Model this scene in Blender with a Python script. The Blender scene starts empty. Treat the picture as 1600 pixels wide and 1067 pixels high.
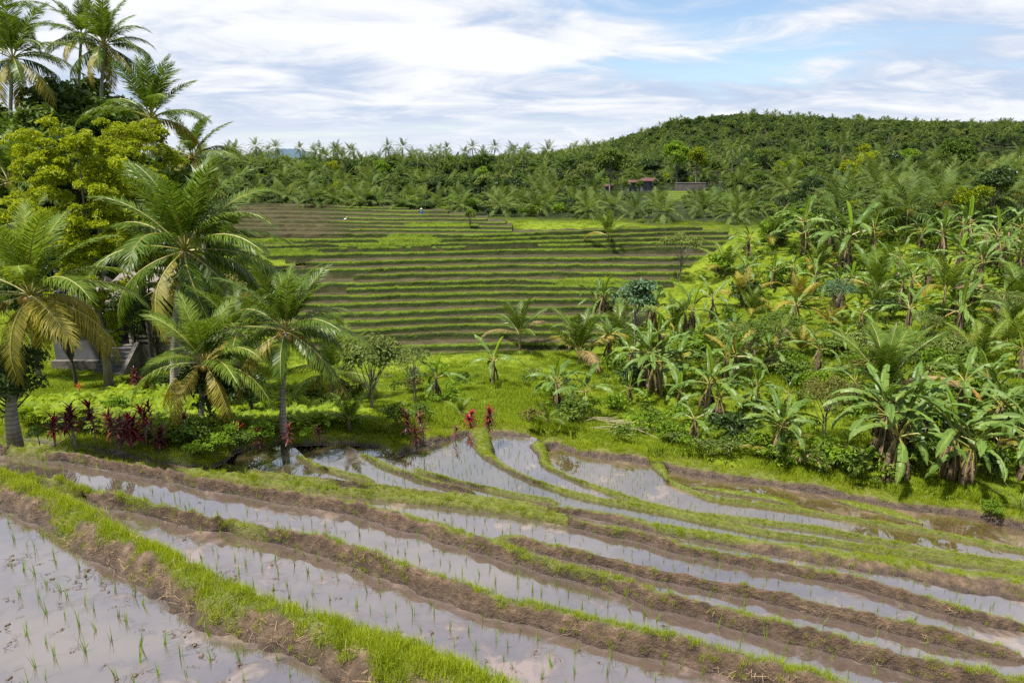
import bpy, math, random
import numpy as np
from mathutils import Vector
R = math.radians
rng = np.random.default_rng(7)
random.seed(7)
sc = bpy.context.scene
COL = sc.collection

# ------------------------------------------------------------------ camera
FPX = 1111.0                      # focal length in pixels of a 1600 px wide frame
PITCH = math.atan(271.5 / FPX)    # eye level lies at row 262
cam_d = bpy.data.cameras.new('camera')
cam_d.sensor_width = 36.0
cam_d.lens = 36.0 * FPX / 1600.0
cam_d.clip_start = 0.1
cam_d.clip_end = 30000.0
cam = bpy.data.objects.new('camera', cam_d)
COL.objects.link(cam)
ZC = 15.0                         # camera height; the valley floor is about z = 3
cam.location = (0, 0, ZC)
cam.rotation_euler = (math.pi / 2 - PITCH, 0, 0)
sc.camera = cam

# ------------------------------------------------------------------ light
SUN_EL, SUN_AZ = R(66), R(-122)   # azimuth measured from +Y towards +X: high, from the left
sv = Vector((math.cos(SUN_EL) * math.sin(SUN_AZ), math.cos(SUN_EL) * math.cos(SUN_AZ), math.sin(SUN_EL)))
sd = bpy.data.lights.new('sun', 'SUN')
sd.energy = 5.0
sd.angle = R(3.0)
sd.color = (1.0, 0.95, 0.87)
so = bpy.data.objects.new('sun', sd)
COL.objects.link(so)
so.rotation_euler = (-sv).to_track_quat('-Z', 'Y').to_euler()
so.location = (0, 0, 60)

wd = bpy.data.worlds.new('World')
sc.world = wd
wd.use_nodes = True
def build_world(nt):
    N, L = nt.nodes, nt.links
    N.clear()
    wd.cycles.sampling_method = 'MANUAL'; wd.cycles.sample_map_resolution = 512
    out = N.new('ShaderNodeOutputWorld')
    bg = N.new('ShaderNodeBackground')
    bg.inputs['Strength'].default_value = 0.10
    L.new(bg.outputs[0], out.inputs[0])
    sky = N.new('ShaderNodeTexSky')
    sky.sky_type = 'NISHITA'
    sky.sun_disc = False
    sky.sun_elevation = SUN_EL
    sky.sun_rotation = SUN_AZ
    sky.air_density = 1.0
    sky.dust_density = 0.6
    tc = N.new('ShaderNodeTexCoord')
    sep = N.new('ShaderNodeSeparateXYZ')
    L.new(tc.outputs['Generated'], sep.inputs[0])
    def m(op, a, b=None, c=None, clamp=False):
        n = N.new('ShaderNodeMath'); n.operation = op; n.use_clamp = clamp
        for i, v in enumerate((a, b, c)):
            if v is None: continue
            if isinstance(v, (int, float)): n.inputs[i].default_value = v
            else: L.new(v, n.inputs[i])
        return n.outputs[0]
    X, Y, Z = sep.outputs
    zz = m('ADD', m('MAXIMUM', Z, 0.0), 0.16)
    u, v = m('DIVIDE', X, zz), m('DIVIDE', Y, zz)
    comb = N.new('ShaderNodeCombineXYZ')
    L.new(m('MULTIPLY', u, 0.95), comb.inputs[0]); L.new(m('MULTIPLY', v, 1.45), comb.inputs[1])
    comb.inputs[2].default_value = 3.7
    def noise(scale, detail, rough, dist=0.0, vec=comb.outputs[0]):
        n = N.new('ShaderNodeTexNoise')
        n.inputs['Scale'].default_value = scale; n.inputs['Detail'].default_value = detail
        n.inputs['Roughness'].default_value = rough; n.inputs['Distortion'].default_value = dist
        L.new(vec, n.inputs['Vector']); return n.outputs['Fac']
    def ramp(f, a, b):
        n = N.new('ShaderNodeMapRange'); n.interpolation_type = 'SMOOTHSTEP'
        L.new(f, n.inputs['Value']); n.inputs['From Min'].default_value = a; n.inputs['From Max'].default_value = b
        return n.outputs[0]
    big = noise(0.55, 4, 0.55, 0.4)
    fine = noise(1.7, 6, 0.62, 0.5)
    f = m('ADD', m('MULTIPLY', big, 0.72), m('MULTIPLY', fine, 0.28))
    # a broad opening in the cloud cover to the right of the valley axis, thin elsewhere
    az = m('DIVIDE', X, m('MAXIMUM', Y, 0.05))
    el = m('DIVIDE', Z, m('MAXIMUM', Y, 0.05))
    def blob(cx, cy, rx, ry):
        dx = m('DIVIDE', m('SUBTRACT', az, cx), rx); dy = m('DIVIDE', m('SUBTRACT', el, cy), ry)
        d = m('ADD', m('MULTIPLY', dx, dx), m('MULTIPLY', dy, dy))
        return m('POWER', 2.718, m('MULTIPLY', d, -1.0))
    hole = m('ADD', blob(0.20, 0.205, 0.36, 0.052), m('MULTIPLY', blob(0.30, 0.15, 0.24, 0.035), 0.5))
    bank = m('ADD', m('ADD', blob(-0.06, 0.148, 0.17, 0.028), blob(0.2, 0.232, 0.22, 0.012)), m('MULTIPLY', blob(-0.34, 0.2, 0.3, 0.08), 0.5))
    f = m('ADD', f, m('ADD', m('MULTIPLY', hole, -0.125), m('MULTIPLY', bank, 0.16)))
    cover = ramp(f, 0.34, 0.49)
    body = ramp(m('ADD', m('MULTIPLY', m('ADD', m('MULTIPLY', fine, 0.75), m('MULTIPLY', big, 0.25)), 0.85), m('MULTIPLY', bank, 0.22)), 0.35, 0.56)
    cm = N.new('ShaderNodeMix'); cm.data_type = 'RGBA'
    cm.inputs['A'].default_value = (2.7, 3.2, 4.15, 1)      # thin grey veil
    cm.inputs['B'].default_value = (4.85, 4.9, 5.0, 1)    # bright cloud
    L.new(body, cm.inputs['Factor'])
    sb = N.new('ShaderNodeMix'); sb.data_type = 'RGBA'; sb.blend_type = 'MULTIPLY'; sb.inputs['Factor'].default_value = 1.0
    L.new(sky.outputs[0], sb.inputs['A']); sb.inputs['B'].default_value = (0.80, 0.82, 0.84, 1)
    mx = N.new('ShaderNodeMix'); mx.data_type = 'RGBA'
    L.new(m('MULTIPLY', cover, 0.97), mx.inputs['Factor'])
    L.new(sb.outputs['Result'], mx.inputs['A']); L.new(cm.outputs['Result'], mx.inputs['B'])
    # pale bright band of far cloud over the horizon
    hz = ramp(Z, 0.10, 0.0)
    mh = N.new('ShaderNodeMix'); mh.data_type = 'RGBA'
    L.new(m('MULTIPLY', hz, 0.75), mh.inputs['Factor'])
    L.new(mx.outputs['Result'], mh.inputs['A']); mh.inputs['B'].default_value = (4.2, 4.45, 4.85, 1)
    L.new(mh.outputs['Result'], bg.inputs['Color'])
build_world(wd.node_tree)
sc.view_settings.view_transform = 'Standard'
sc.view_settings.look = 'None'
sc.view_settings.exposure = 1.05
sc.view_settings.gamma = 1.0
sc.view_settings.use_curve_mapping = False
sc.render.engine = 'CYCLES'
sc.cycles.use_denoising = False
sc.cycles.use_adaptive_sampling = False
sc.cycles.max_bounces = 6
sc.cycles.diffuse_bounces = 3
sc.cycles.glossy_bounces = 3
sc.cycles.transmission_bounces = 4
sc.cycles.transparent_max_bounces = 4
sc.cycles.sample_clamp_indirect = 6.0
sc.cycles.caustics_reflective = False
sc.cycles.caustics_refractive = False

# ------------------------------------------------------------------ helpers
ct_, st_ = math.cos(PITCH), math.sin(PITCH)
def ray(px, py):
    u = (px - 800.0) / FPX; v = (533.5 - py) / FPX
    return np.array([u, ct_ + v * st_, -st_ + v * ct_])
def at_drop(px, py, drop):            # point of the pixel's ray that lies `drop` metres under the eye
    r = ray(px, py); t = drop / -r[2]
    return np.array([r[0] * t, r[1] * t, ZC - drop])
def at_depth(px, py, Y):
    r = ray(px, py); t = Y / r[1]
    return np.array([r[0] * t, Y, ZC + r[2] * t])

def px_of(P):
    d = P - np.array([0, 0, ZC]); f = d[:, 1] * ct_ - d[:, 2] * st_; u = d[:, 1] * st_ + d[:, 2] * ct_
    return 800 + FPX * d[:, 0] / f, 533.5 - FPX * u / f

def _h(ix, iy, iz, seed):
    n = (ix * 374761393 + iy * 668265263 + iz * 2147483647 + seed * 1274126177) & 0xFFFFFFFF
    n = ((n ^ (n >> 13)) * 1274126177) & 0xFFFFFFFF
    n = n ^ (n >> 16)
    return (n & 0xFFFF) / 65535.0
def vnoise(p, seed=0):                # value noise, p is (N,2) or (N,3), result about -1..1
    p = np.asarray(p, float)
    if p.shape[1] == 2: p = np.c_[p, np.zeros(len(p))]
    i = np.floor(p).astype(np.int64); f = p - i; f = f * f * (3 - 2 * f)
    r = 0
    for dx in (0, 1):
        for dy in (0, 1):
            for dz in (0, 1):
                w = (f[:, 0] if dx else 1 - f[:, 0]) * (f[:, 1] if dy else 1 - f[:, 1]) * (f[:, 2] if dz else 1 - f[:, 2])
                r = r + w * _h(i[:, 0] + dx, i[:, 1] + dy, i[:, 2] + dz, seed)
    return r * 2 - 1
def fbm(p, octv=4, seed=0, gain=0.5):
    p = np.asarray(p, float); a, r = 1.0, 0
    for k in range(octv):
        r = r + a * vnoise(p * (2 ** k), seed + k * 17); a *= gain
    return r

def mesh_np(name, V, quads=None, tris=None, mats=(), smooth=False, mi=None, attrs=None):
    me = bpy.data.meshes.new(name)
    V = np.ascontiguousarray(V, dtype=np.float32)
    q = np.zeros((0, 4), int) if quads is None or len(quads) == 0 else np.asarray(quads, int)
    t = np.zeros((0, 3), int) if tris is None or len(tris) == 0 else np.asarray(tris, int)
    nl = q.size + t.size; nf = len(q) + len(t)
    me.vertices.add(len(V)); me.vertices.foreach_set('co', V.ravel())
    me.loops.add(nl); me.loops.foreach_set('vertex_index', np.concatenate([q.ravel(), t.ravel()]).astype(np.int32))
    me.polygons.add(nf)
    ls = np.concatenate([np.arange(len(q)) * 4, q.size + np.arange(len(t)) * 3]).astype(np.int32)
    me.polygons.foreach_set('loop_start', ls)
    if mi is not None: me.polygons.foreach_set('material_index', np.asarray(mi, np.int32))
    me.polygons.foreach_set('use_smooth', np.full(nf, smooth, dtype=bool))
    for a, d in (attrs or {}).items():
        at = me.attributes.new(a, 'FLOAT', 'POINT'); at.data.foreach_set('value', np.asarray(d, np.float32))
    me.update(calc_edges=True)
    for m in mats: me.materials.append(m)
    return me
def link(name, me, parent=None, loc=None, rot=None, scale=None):
    o = bpy.data.objects.new(name, me); COL.objects.link(o)
    if parent is not None: o.parent = parent
    if loc is not None: o.location = loc
    if rot is not None: o.rotation_euler = rot
    if scale is not None: o.scale = scale if hasattr(scale, '__len__') else (scale,) * 3
    return o
def tag(o, label, cat, group=None):
    o['label'] = label; o['category'] = cat
    if group: o['group'] = group
    return o
def empty(name, loc, rz=0.0, s=1.0):
    o = bpy.data.objects.new(name, None); COL.objects.link(o)
    o.empty_display_size = 0.2; o.location = loc; o.rotation_euler = (0, 0, rz); o.scale = (s, s, s)
    return o
def struct(o, kind='structure'):
    o['kind'] = kind; return o
def grid_quads(n, m):
    i = np.arange(n - 1)[:, None] * m + np.arange(m - 1)[None, :]
    return np.stack([i, i + 1, i + m + 1, i + m], -1).reshape(-1, 4)
class MB:                              # collects loose faces of several pieces that make up ONE part
    def __init__(s): s.v, s.q, s.t, s.n, s.mq, s.mt = [], [], [], 0, [], []
    def add(s, V, quads=(), tris=(), m=0):
        V = np.asarray(V, float)
        if len(quads): s.q.append(np.asarray(quads, int) + s.n); s.mq.append(np.full(len(quads), m))
        if len(tris): s.t.append(np.asarray(tris, int) + s.n); s.mt.append(np.full(len(tris), m))
        s.v.append(V); s.n += len(V)
    def tube(s, pts, rad, k=6, m=0, cap=True):
        pts = np.asarray(pts, float); rad = np.broadcast_to(np.asarray(rad, float), (len(pts),))
        tg = np.gradient(pts, axis=0); tg /= np.linalg.norm(tg, axis=1)[:, None] + 1e-9
        ref = np.array([0.0, 0, 1]) if abs(tg[0][2]) < 0.9 else np.array([1.0, 0, 0])
        a = np.cross(tg, ref); a /= np.linalg.norm(a, axis=1)[:, None] + 1e-9
        b = np.cross(tg, a)
        an = np.arange(k) / k * 2 * math.pi
        V = (pts[:, None] + rad[:, None, None] * (np.cos(an)[None, :, None] * a[:, None] + np.sin(an)[None, :, None] * b[:, None])).reshape(-1, 3)
        i = np.arange(len(pts) - 1)[:, None] * k; j = np.arange(k)[None, :]; j2 = (j + 1) % k
        Q = np.stack([i + j, i + j2, i + k + j2, i + k + j], -1).reshape(-1, 4)
        T = []
        if cap:
            e = (len(pts) - 1) * k
            T = [(e, e + x, e + x + 1) for x in range(1, k - 1)] + [(0, x + 1, x) for x in range(1, k - 1)]
        s.add(V, Q, T, m)
    def box(s, c, h, m=0, rz=0.0):
        x, y, z = h; V = np.array([(a * x, b * y, d * z) for a in (-1, 1) for b in (-1, 1) for d in (-1, 1)], float)
        if rz:
            c_, s_ = math.cos(rz), math.sin(rz); V = V @ np.array([[c_, s_, 0], [-s_, c_, 0], [0, 0, 1]])
        s.add(V + np.asarray(c, float), [(0, 1, 3, 2), (4, 6, 7, 5), (0, 4, 5, 1), (2, 3, 7, 6), (0, 2, 6, 4), (1, 5, 7, 3)], (), m)
    def mesh(s, name, mats, smooth=False):
        V = np.concatenate(s.v); q = np.concatenate(s.q) if s.q else None; t = np.concatenate(s.t) if s.t else None
        mi = np.concatenate((s.mq or [np.zeros(0)]) + (s.mt or [np.zeros(0)]))
        return mesh_np(name, V, q, t, mats, smooth, mi)

# ------------------------------------------------------------------ materials
def newmat(name):
    m = bpy.data.materials.new(name); m.use_nodes = True; m.node_tree.nodes.clear()
    return m, m.node_tree.nodes, m.node_tree.links
def nz(N, L, scale, detail=5, rough=0.55, vec=None, dist=0.0):
    n = N.new('ShaderNodeTexNoise'); n.inputs['Scale'].default_value = scale; n.inputs['Detail'].default_value = detail
    n.inputs['Roughness'].default_value = rough; n.inputs['Distortion'].default_value = dist
    if vec is not None: L.new(vec, n.inputs['Vector'])
    return n.outputs['Fac']
def cramp(N, L, f, stops):
    n = N.new('ShaderNodeValToRGB'); e = n.color_ramp.elements
    while len(e) < len(stops): e.new(0.5)
    for el, (p, c) in zip(e, stops): el.position = p; el.color = (*c, 1)
    L.new(f, n.inputs[0]); return n.outputs[0]
def cmix(N, L, f, a, b, blend='MIX'):
    n = N.new('ShaderNodeMix'); n.data_type = 'RGBA'; n.blend_type = blend
    for s, v in (('Factor', f), ('A', a), ('B', b)):
        if isinstance(v, (int, float)): n.inputs[s].default_value = v
        elif isinstance(v, tuple): n.inputs[s].default_value = (*v, 1)
        else: L.new(v, n.inputs[s])
    return n.outputs['Result']
def mapr(N, L, f, a, b, c=0.0, d=1.0):
    n = N.new('ShaderNodeMapRange'); n.interpolation_type = 'SMOOTHSTEP'; L.new(f, n.inputs[0])
    for i, v in enumerate((a, b, c, d)): n.inputs[1 + i].default_value = v
    return n.outputs[0]
def bumpn(N, L, f, strength, dist):
    n = N.new('ShaderNodeBump'); n.inputs['Strength'].default_value = strength; n.inputs['Distance'].default_value = dist
    L.new(f, n.inputs['Height']); return n.outputs[0]
def wpos(N): return N.new('ShaderNodeNewGeometry').outputs['Position']

def leaf_mat(name, dark, light, back=None, trans=0.3, rough=0.5, spec=0.18, tip=None, island=True):
    m, N, L = newmat(name)
    out = N.new('ShaderNodeOutputMaterial')
    oi = N.new('ShaderNodeObjectInfo'); ge = N.new('ShaderNodeNewGeometry')
    ad = N.new('ShaderNodeMath'); ad.operation = 'ADD'
    mu = N.new('ShaderNodeMath'); mu.operation = 'MULTIPLY'; mu.inputs[1].default_value = 0.45
    L.new(oi.outputs['Random'], mu.inputs[0]); L.new(mu.outputs[0], ad.inputs[0])
    if island:
        m2 = N.new('ShaderNodeMath'); m2.operation = 'MULTIPLY'; m2.inputs[1].default_value = 0.55
        L.new(ge.outputs['Random Per Island'], m2.inputs[0]); L.new(m2.outputs[0], ad.inputs[1])
    else:
        n2 = nz(N, L, 3.0, 3, 0.5, ge.outputs['Position'])
        m2 = N.new('ShaderNodeMath'); m2.operation = 'MULTIPLY'; m2.inputs[1].default_value = 0.55
        L.new(n2, m2.inputs[0]); L.new(m2.outputs[0], ad.inputs[1])
    stops = [(0.1, dark), (0.85, light)]
    if tip: stops.append((0.97, tip))
    c = cramp(N, L, ad.outputs[0], stops)
    p = N.new('ShaderNodeBsdfPrincipled'); p.inputs['Roughness'].default_value = rough
    p.inputs['Specular IOR Level'].default_value = spec
    L.new(c, p.inputs['Base Color'])
    t = N.new('ShaderNodeBsdfTranslucent')
    L.new(cmix(N, L, 1.0, c, (1.25, 1.2, 0.6), 'MULTIPLY'), t.inputs['Color'])
    mx = N.new('ShaderNodeMixShader'); mx.inputs[0].default_value = trans
    L.new(p.outputs[0], mx.inputs[1]); L.new(t.outputs[0], mx.inputs[2]); L.new(mx.outputs[0], out.inputs[0])
    return m
def bark_mat(name, a, b, scale=6.0, zscale=1.0, rough=0.85, ring=0.0):
    m, N, L = newmat(name)
    out = N.new('ShaderNodeOutputMaterial'); p = N.new('ShaderNodeBsdfPrincipled')
    tc = N.new('ShaderNodeTexCoord'); mp = N.new('ShaderNodeMapping'); mp.inputs['Scale'].default_value = (1, 1, zscale)
    L.new(tc.outputs['Object'], mp.inputs[0])
    f = nz(N, L, scale, 6, 0.65, mp.outputs[0])
    c = cramp(N, L, f, [(0.3, a), (0.7, b)])
    if ring:
        w = N.new('ShaderNodeTexWave'); w.bands_direction = 'Z'; w.inputs['Scale'].default_value = ring
        w.inputs['Distortion'].default_value = 1.2; w.inputs['Detail'].default_value = 2
        L.new(tc.outputs['Object'], w.inputs[0])
        c = cmix(N, L, mapr(N, L, w.outputs['Fac'], 0.6, 0.98, 0.0, 0.5), c, tuple(x * 0.3 for x in a))
    L.new(c, p.inputs['Base Color']); p.inputs['Roughness'].default_value = rough
    L.new(bumpn(N, L, f, 0.6, 0.03), p.inputs['Normal'])
    L.new(p.outputs[0], out.inputs[0]); return m

def mat_mud():                                     # bunds: bare mud with straw, greener where the strip attribute says turf
    m, N, L = newmat('bund_mud_and_turf')
    out = N.new('ShaderNodeOutputMaterial'); p = N.new('ShaderNodeBsdfPrincipled'); P = wpos(N)
    f = nz(N, L, 5.0, 8, 0.68, P); g = nz(N, L, 38.0, 4, 0.6, P)
    mud = cramp(N, L, f, [(0.28, (0.020, 0.012, 0.007)), (0.46, (0.072, 0.045, 0.026)), (0.58, (0.122, 0.079, 0.047)), (0.74, (0.20, 0.138, 0.09))])
    mud = cmix(N, L, mapr(N, L, g, 0.52, 0.75, 0, 0.55), mud, (0.06, 0.037, 0.024))
    at = N.new('ShaderNodeAttribute'); at.attribute_name = 'turf'
    turf = cramp(N, L, f, [(0.3, (0.07, 0.085, 0.012)), (0.7, (0.135, 0.155, 0.018))])
    wet = N.new('ShaderNodeAttribute'); wet.attribute_name = 'wet'
    c = cmix(N, L, at.outputs['Fac'], mud, turf)
    c = cmix(N, L, wet.outputs['Fac'], c, cmix(N, L, 1.0, c, (0.42, 0.38, 0.36), 'MULTIPLY'))
    L.new(c, p.inputs['Base Color'])
    L.new(mapr(N, L, wet.outputs['Fac'], 0, 1, 0.9, 0.35), p.inputs['Roughness'])
    ad = N.new('ShaderNodeMath'); ad.operation = 'ADD'; L.new(f, ad.inputs[0])
    mm = N.new('ShaderNodeMath'); mm.operation = 'MULTIPLY'; mm.inputs[1].default_value = 0.3; L.new(g, mm.inputs[0]); L.new(mm.outputs[0], ad.inputs[1])
    L.new(bumpn(N, L, ad.outputs[0], 1.0, 0.09), p.inputs['Normal'])
    L.new(p.outputs[0], out.inputs[0]); return m

def mat_water(name, mud_amount, silt, mud_c):
    m, N, L = newmat(name)
    out = N.new('ShaderNodeOutputMaterial'); p = N.new('ShaderNodeBsdfPrincipled'); P = wpos(N)
    mp = N.new('ShaderNodeMapping'); mp.inputs['Scale'].default_value = (1, 1, 0); L.new(P, mp.inputs[0])
    big = nz(N, L, 0.55, 3, 0.5, mp.outputs[0]); mid = nz(N, L, 2.2, 9, 0.68, mp.outputs[0], 0.6)
    s = N.new('ShaderNodeMath'); s.operation = 'ADD'; L.new(big, s.inputs[0]); L.new(mid, s.inputs[1])
    k = mapr(N, L, s.outputs[0], 1.16 - mud_amount * 0.42, 1.36 - mud_amount * 0.42)
    fine = nz(N, L, 14.0, 6, 0.65, mp.outputs[0])
    mudc = cmix(N, L, mapr(N, L, fine, 0.60, 0.74, 0.0, 0.6), mud_c, tuple(x * 0.4 for x in mud_c))
    wc = cmix(N, L, mapr(N, L, mid, 0.35, 0.65), silt, tuple(x * 0.72 for x in silt))
    L.new(cmix(N, L, k, wc, mudc), p.inputs['Base Color'])
    L.new(mapr(N, L, k, 0, 1, 0.02, 0.22), p.inputs['Roughness'])
    p.inputs['IOR'].default_value = 2.9
    p.inputs['Coat Weight'].default_value = 0.8; p.inputs['Coat IOR'].default_value = 1.9; p.inputs['Coat Roughness'].default_value = 0.015
    hh = N.new('ShaderNodeMath'); hh.operation = 'MULTIPLY'; L.new(k, hh.inputs[0]); L.new(fine, hh.inputs[1])
    rip = nz(N, L, 9.0, 2, 0.5, mp.outputs[0])
    h2 = N.new('ShaderNodeMath'); h2.operation = 'MULTIPLY_ADD'; L.new(rip, h2.inputs[0]); h2.inputs[1].default_value = 0.004; L.new(hh.outputs[0], h2.inputs[2])
    L.new(bumpn(N, L, h2.outputs[0], 0.35, 0.03), p.inputs['Normal'])
    L.new(p.outputs[0], out.inputs[0]); return m

def mat_ground():
    m, N, L = newmat('meadow_ground')
    out = N.new('ShaderNodeOutputMaterial'); p = N.new('ShaderNodeBsdfPrincipled'); P = wpos(N)
    f = nz(N, L, 0.35, 6, 0.6, P); g = nz(N, L, 3.0, 8, 0.7, P)
    c = cramp(N, L, f, [(0.3, (0.085, 0.125, 0.010)), (0.5, (0.145, 0.195, 0.012)), (0.7, (0.20, 0.245, 0.018))])
    c = cmix(N, L, mapr(N, L, g, 0.42, 0.7, 0.0, 0.6), c, (0.055, 0.085, 0.012))
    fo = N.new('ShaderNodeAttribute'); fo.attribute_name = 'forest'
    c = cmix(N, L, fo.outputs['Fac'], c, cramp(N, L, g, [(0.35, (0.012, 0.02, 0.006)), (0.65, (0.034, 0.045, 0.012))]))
    L.new(c, p.inputs['Base Color']); p.inputs['Roughness'].default_value = 0.95; p.inputs['Specular IOR Level'].default_value = 0.1
    L.new(bumpn(N, L, g, 1.0, 0.25), p.inputs['Normal'])
    L.new(p.outputs[0], out.inputs[0]); return m
def mat_terrace():
    m, N, L = newmat('terrace_soil_and_turf')
    out = N.new('ShaderNodeOutputMaterial'); p = N.new('ShaderNodeBsdfPrincipled'); P = wpos(N)
    f = nz(N, L, 0.9, 7, 0.65, P); g = nz(N, L, 7.0, 6, 0.7, P)
    soil = cramp(N, L, f, [(0.3, (0.030, 0.023, 0.013)), (0.5, (0.060, 0.045, 0.025)), (0.68, (0.10, 0.074, 0.043))])
    soil = cmix(N, L, mapr(N, L, g, 0.42, 0.62, 0, 0.8), soil, (0.036, 0.044, 0.013))
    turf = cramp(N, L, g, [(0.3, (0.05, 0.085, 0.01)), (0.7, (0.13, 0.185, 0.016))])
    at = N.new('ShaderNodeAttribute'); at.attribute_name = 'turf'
    weeds = cramp(N, L, g, [(0.3, (0.012, 0.02, 0.005)), (0.7, (0.036, 0.054, 0.010))])      # riser shade painted into the weed colour, brighter turf on the lips
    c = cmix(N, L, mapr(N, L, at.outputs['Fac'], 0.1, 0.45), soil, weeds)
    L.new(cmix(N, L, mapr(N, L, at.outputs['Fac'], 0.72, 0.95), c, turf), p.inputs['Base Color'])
    p.inputs['Roughness'].default_value = 0.95; p.inputs['Specular IOR Level'].default_value = 0.15
    L.new(bumpn(N, L, g, 1.0, 0.12), p.inputs['Normal'])
    L.new(p.outputs[0], out.inputs[0]); return m
def mat_plain(name, a, b, scale=4.0, rough=0.8, bump=0.3):
    m, N, L = newmat(name)
    out = N.new('ShaderNodeOutputMaterial'); p = N.new('ShaderNodeBsdfPrincipled')
    f = nz(N, L, scale, 6, 0.65, wpos(N))
    L.new(cramp(N, L, f, [(0.3, a), (0.7, b)]), p.inputs['Base Color']); p.inputs['Roughness'].default_value = rough
    if bump: L.new(bumpn(N, L, f, bump, 0.03), p.inputs['Normal'])
    L.new(p.outputs[0], out.inputs[0]); return m

M_MUD = mat_mud()
M_WATER = [mat_water('silty_paddy_water', 0.22, (0.078, 0.056, 0.046), (0.17, 0.12, 0.094)),
           mat_water('muddy_paddy_water', 0.46, (0.085, 0.06, 0.048), (0.175, 0.12, 0.092)),
           mat_water('clear_paddy_water', 0.16, (0.055, 0.04, 0.022), (0.11, 0.075, 0.045)),
           mat_water('brown_paddy_water', 0.34, (0.08, 0.052, 0.024), (0.15, 0.10, 0.06))]
M_GROUND = mat_ground()
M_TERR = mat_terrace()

# ------------------------------------------------------------------ scatter of uncountable ground cover
def make_collection(name, objs):
    c = bpy.data.collections.new(name)
    for o in objs: c.objects.link(o)
    return c
def src(name, me):
    return bpy.data.objects.new(name, me)
def scatter(name, P, rot, scl, coll, nvar, label, cat=None, parent=None):
    me = bpy.data.meshes.new(name)
    me.vertices.add(len(P)); me.vertices.foreach_set('co', np.asarray(P, np.float32).ravel())
    a = me.attributes.new('rot', 'FLOAT_VECTOR', 'POINT'); a.data.foreach_set('vector', np.asarray(rot, np.float32).ravel())
    a = me.attributes.new('scl', 'FLOAT', 'POINT'); a.data.foreach_set('value', np.asarray(scl, np.float32))
    a = me.attributes.new('idx', 'INT', 'POINT'); a.data.foreach_set('value', rng.integers(0, nvar, len(P)).astype(np.int32))
    o = link(name, me, parent)
    ng = bpy.data.node_groups.new(name + '_scatter', 'GeometryNodeTree')
    ng.interface.new_socket('Geometry', in_out='INPUT', socket_type='NodeSocketGeometry')
    ng.interface.new_socket('Geometry', in_out='OUTPUT', socket_type='NodeSocketGeometry')
    N, L = ng.nodes, ng.links
    gi, go = N.new('NodeGroupInput'), N.new('NodeGroupOutput')
    ip = N.new('GeometryNodeInstanceOnPoints'); ci = N.new('GeometryNodeCollectionInfo')
    ci.inputs['Collection'].default_value = coll; ci.inputs['Separate Children'].default_value = True; ci.inputs['Reset Children'].default_value = True
    def na(nm, ty):
        n = N.new('GeometryNodeInputNamedAttribute'); n.data_type = ty; n.inputs['Name'].default_value = nm; return n.outputs['Attribute']
    er = N.new('FunctionNodeEulerToRotation')
    L.new(na('rot', 'FLOAT_VECTOR'), er.inputs[0])
    L.new(gi.outputs[0], ip.inputs['Points']); L.new(ci.outputs[0], ip.inputs['Instance'])
    ip.inputs['Pick Instance'].default_value = True
    L.new(na('idx', 'INT'), ip.inputs['Instance Index']); L.new(er.outputs[0], ip.inputs['Rotation']); L.new(na('scl', 'FLOAT'), ip.inputs['Scale'])
    L.new(ip.outputs[0], go.inputs[0])
    md = o.modifiers.new('scatter', 'NODES'); md.node_group = ng
    o['kind'] = 'stuff'; o['label'] = label
    if cat: o['category'] = cat
    return o
def rots(n, tilt=0.12):
    return np.c_[rng.normal(0, tilt, n), rng.normal(0, tilt, n), rng.uniform(0, 6.283, n)]
# ------------------------------------------------------------------ terrain shape
# bank line between the flooded fields and the grass land: pixel + drop of the field under it
BANK = [(-120, 676, 7.55), (-60, 681, 7.5), (0, 686, 7.5), (100, 696, 7.5), (160, 704, 7.5), (225, 717, 7.5), (275, 727, 7.55), (322, 732, 7.75), (345, 722, 8.15), (362, 706, 8.42), (400, 698, 8.5), (440, 695, 8.55),
        (532, 692, 8.75), (556, 694, 8.9), (600, 699, 8.95), (613, 714, 9.2), (650, 701, 9.3), (700, 689, 9.3), (735, 682, 9.35), (748, 680, 9.7),
        (765, 681, 10.1), (790, 679, 10.1), (830, 687, 10.15), (842, 692, 10.6), (856, 702, 11.0), (870, 698, 11.0), (900, 711, 11.0), (950, 718, 11.0), (1000, 724, 11.0), (1018, 729, 11.05),
        (1032, 732, 11.5), (1046, 735, 11.8), (1075, 742, 11.8), (1125, 750, 11.8), (1200, 758, 11.8), (1275, 772, 11.8), (1350, 782, 11.8), (1387, 792, 11.8), (1425, 799, 11.8),
        (1500, 805, 11.8), (1550, 817, 11.8), (1600, 831, 11.8), (1680, 848, 11.8), (1760, 866, 11.8)]
bank_w = np.array([at_drop(*b) for b in BANK])
bank_d = np.array([b[2] for b in BANK])
def offs(P2, d):                                   # shift a left-to-right polyline away from the viewer by d
    t = np.gradient(P2, axis=0); t /= np.linalg.norm(t, axis=1)[:, None] + 1e-9
    nrm = np.c_[-t[:, 1], t[:, 0]]
    return P2 + nrm * d
ctrl = []
bo = offs(bank_w[:, :2], 1.3)
for (x, y), d in zip(bo[::2], bank_d[::2]): ctrl.append((x, y, d - 0.38))
def cp(px, py, drop): p = at_drop(px, py, drop); ctrl.append((p[0], p[1], drop))
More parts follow.
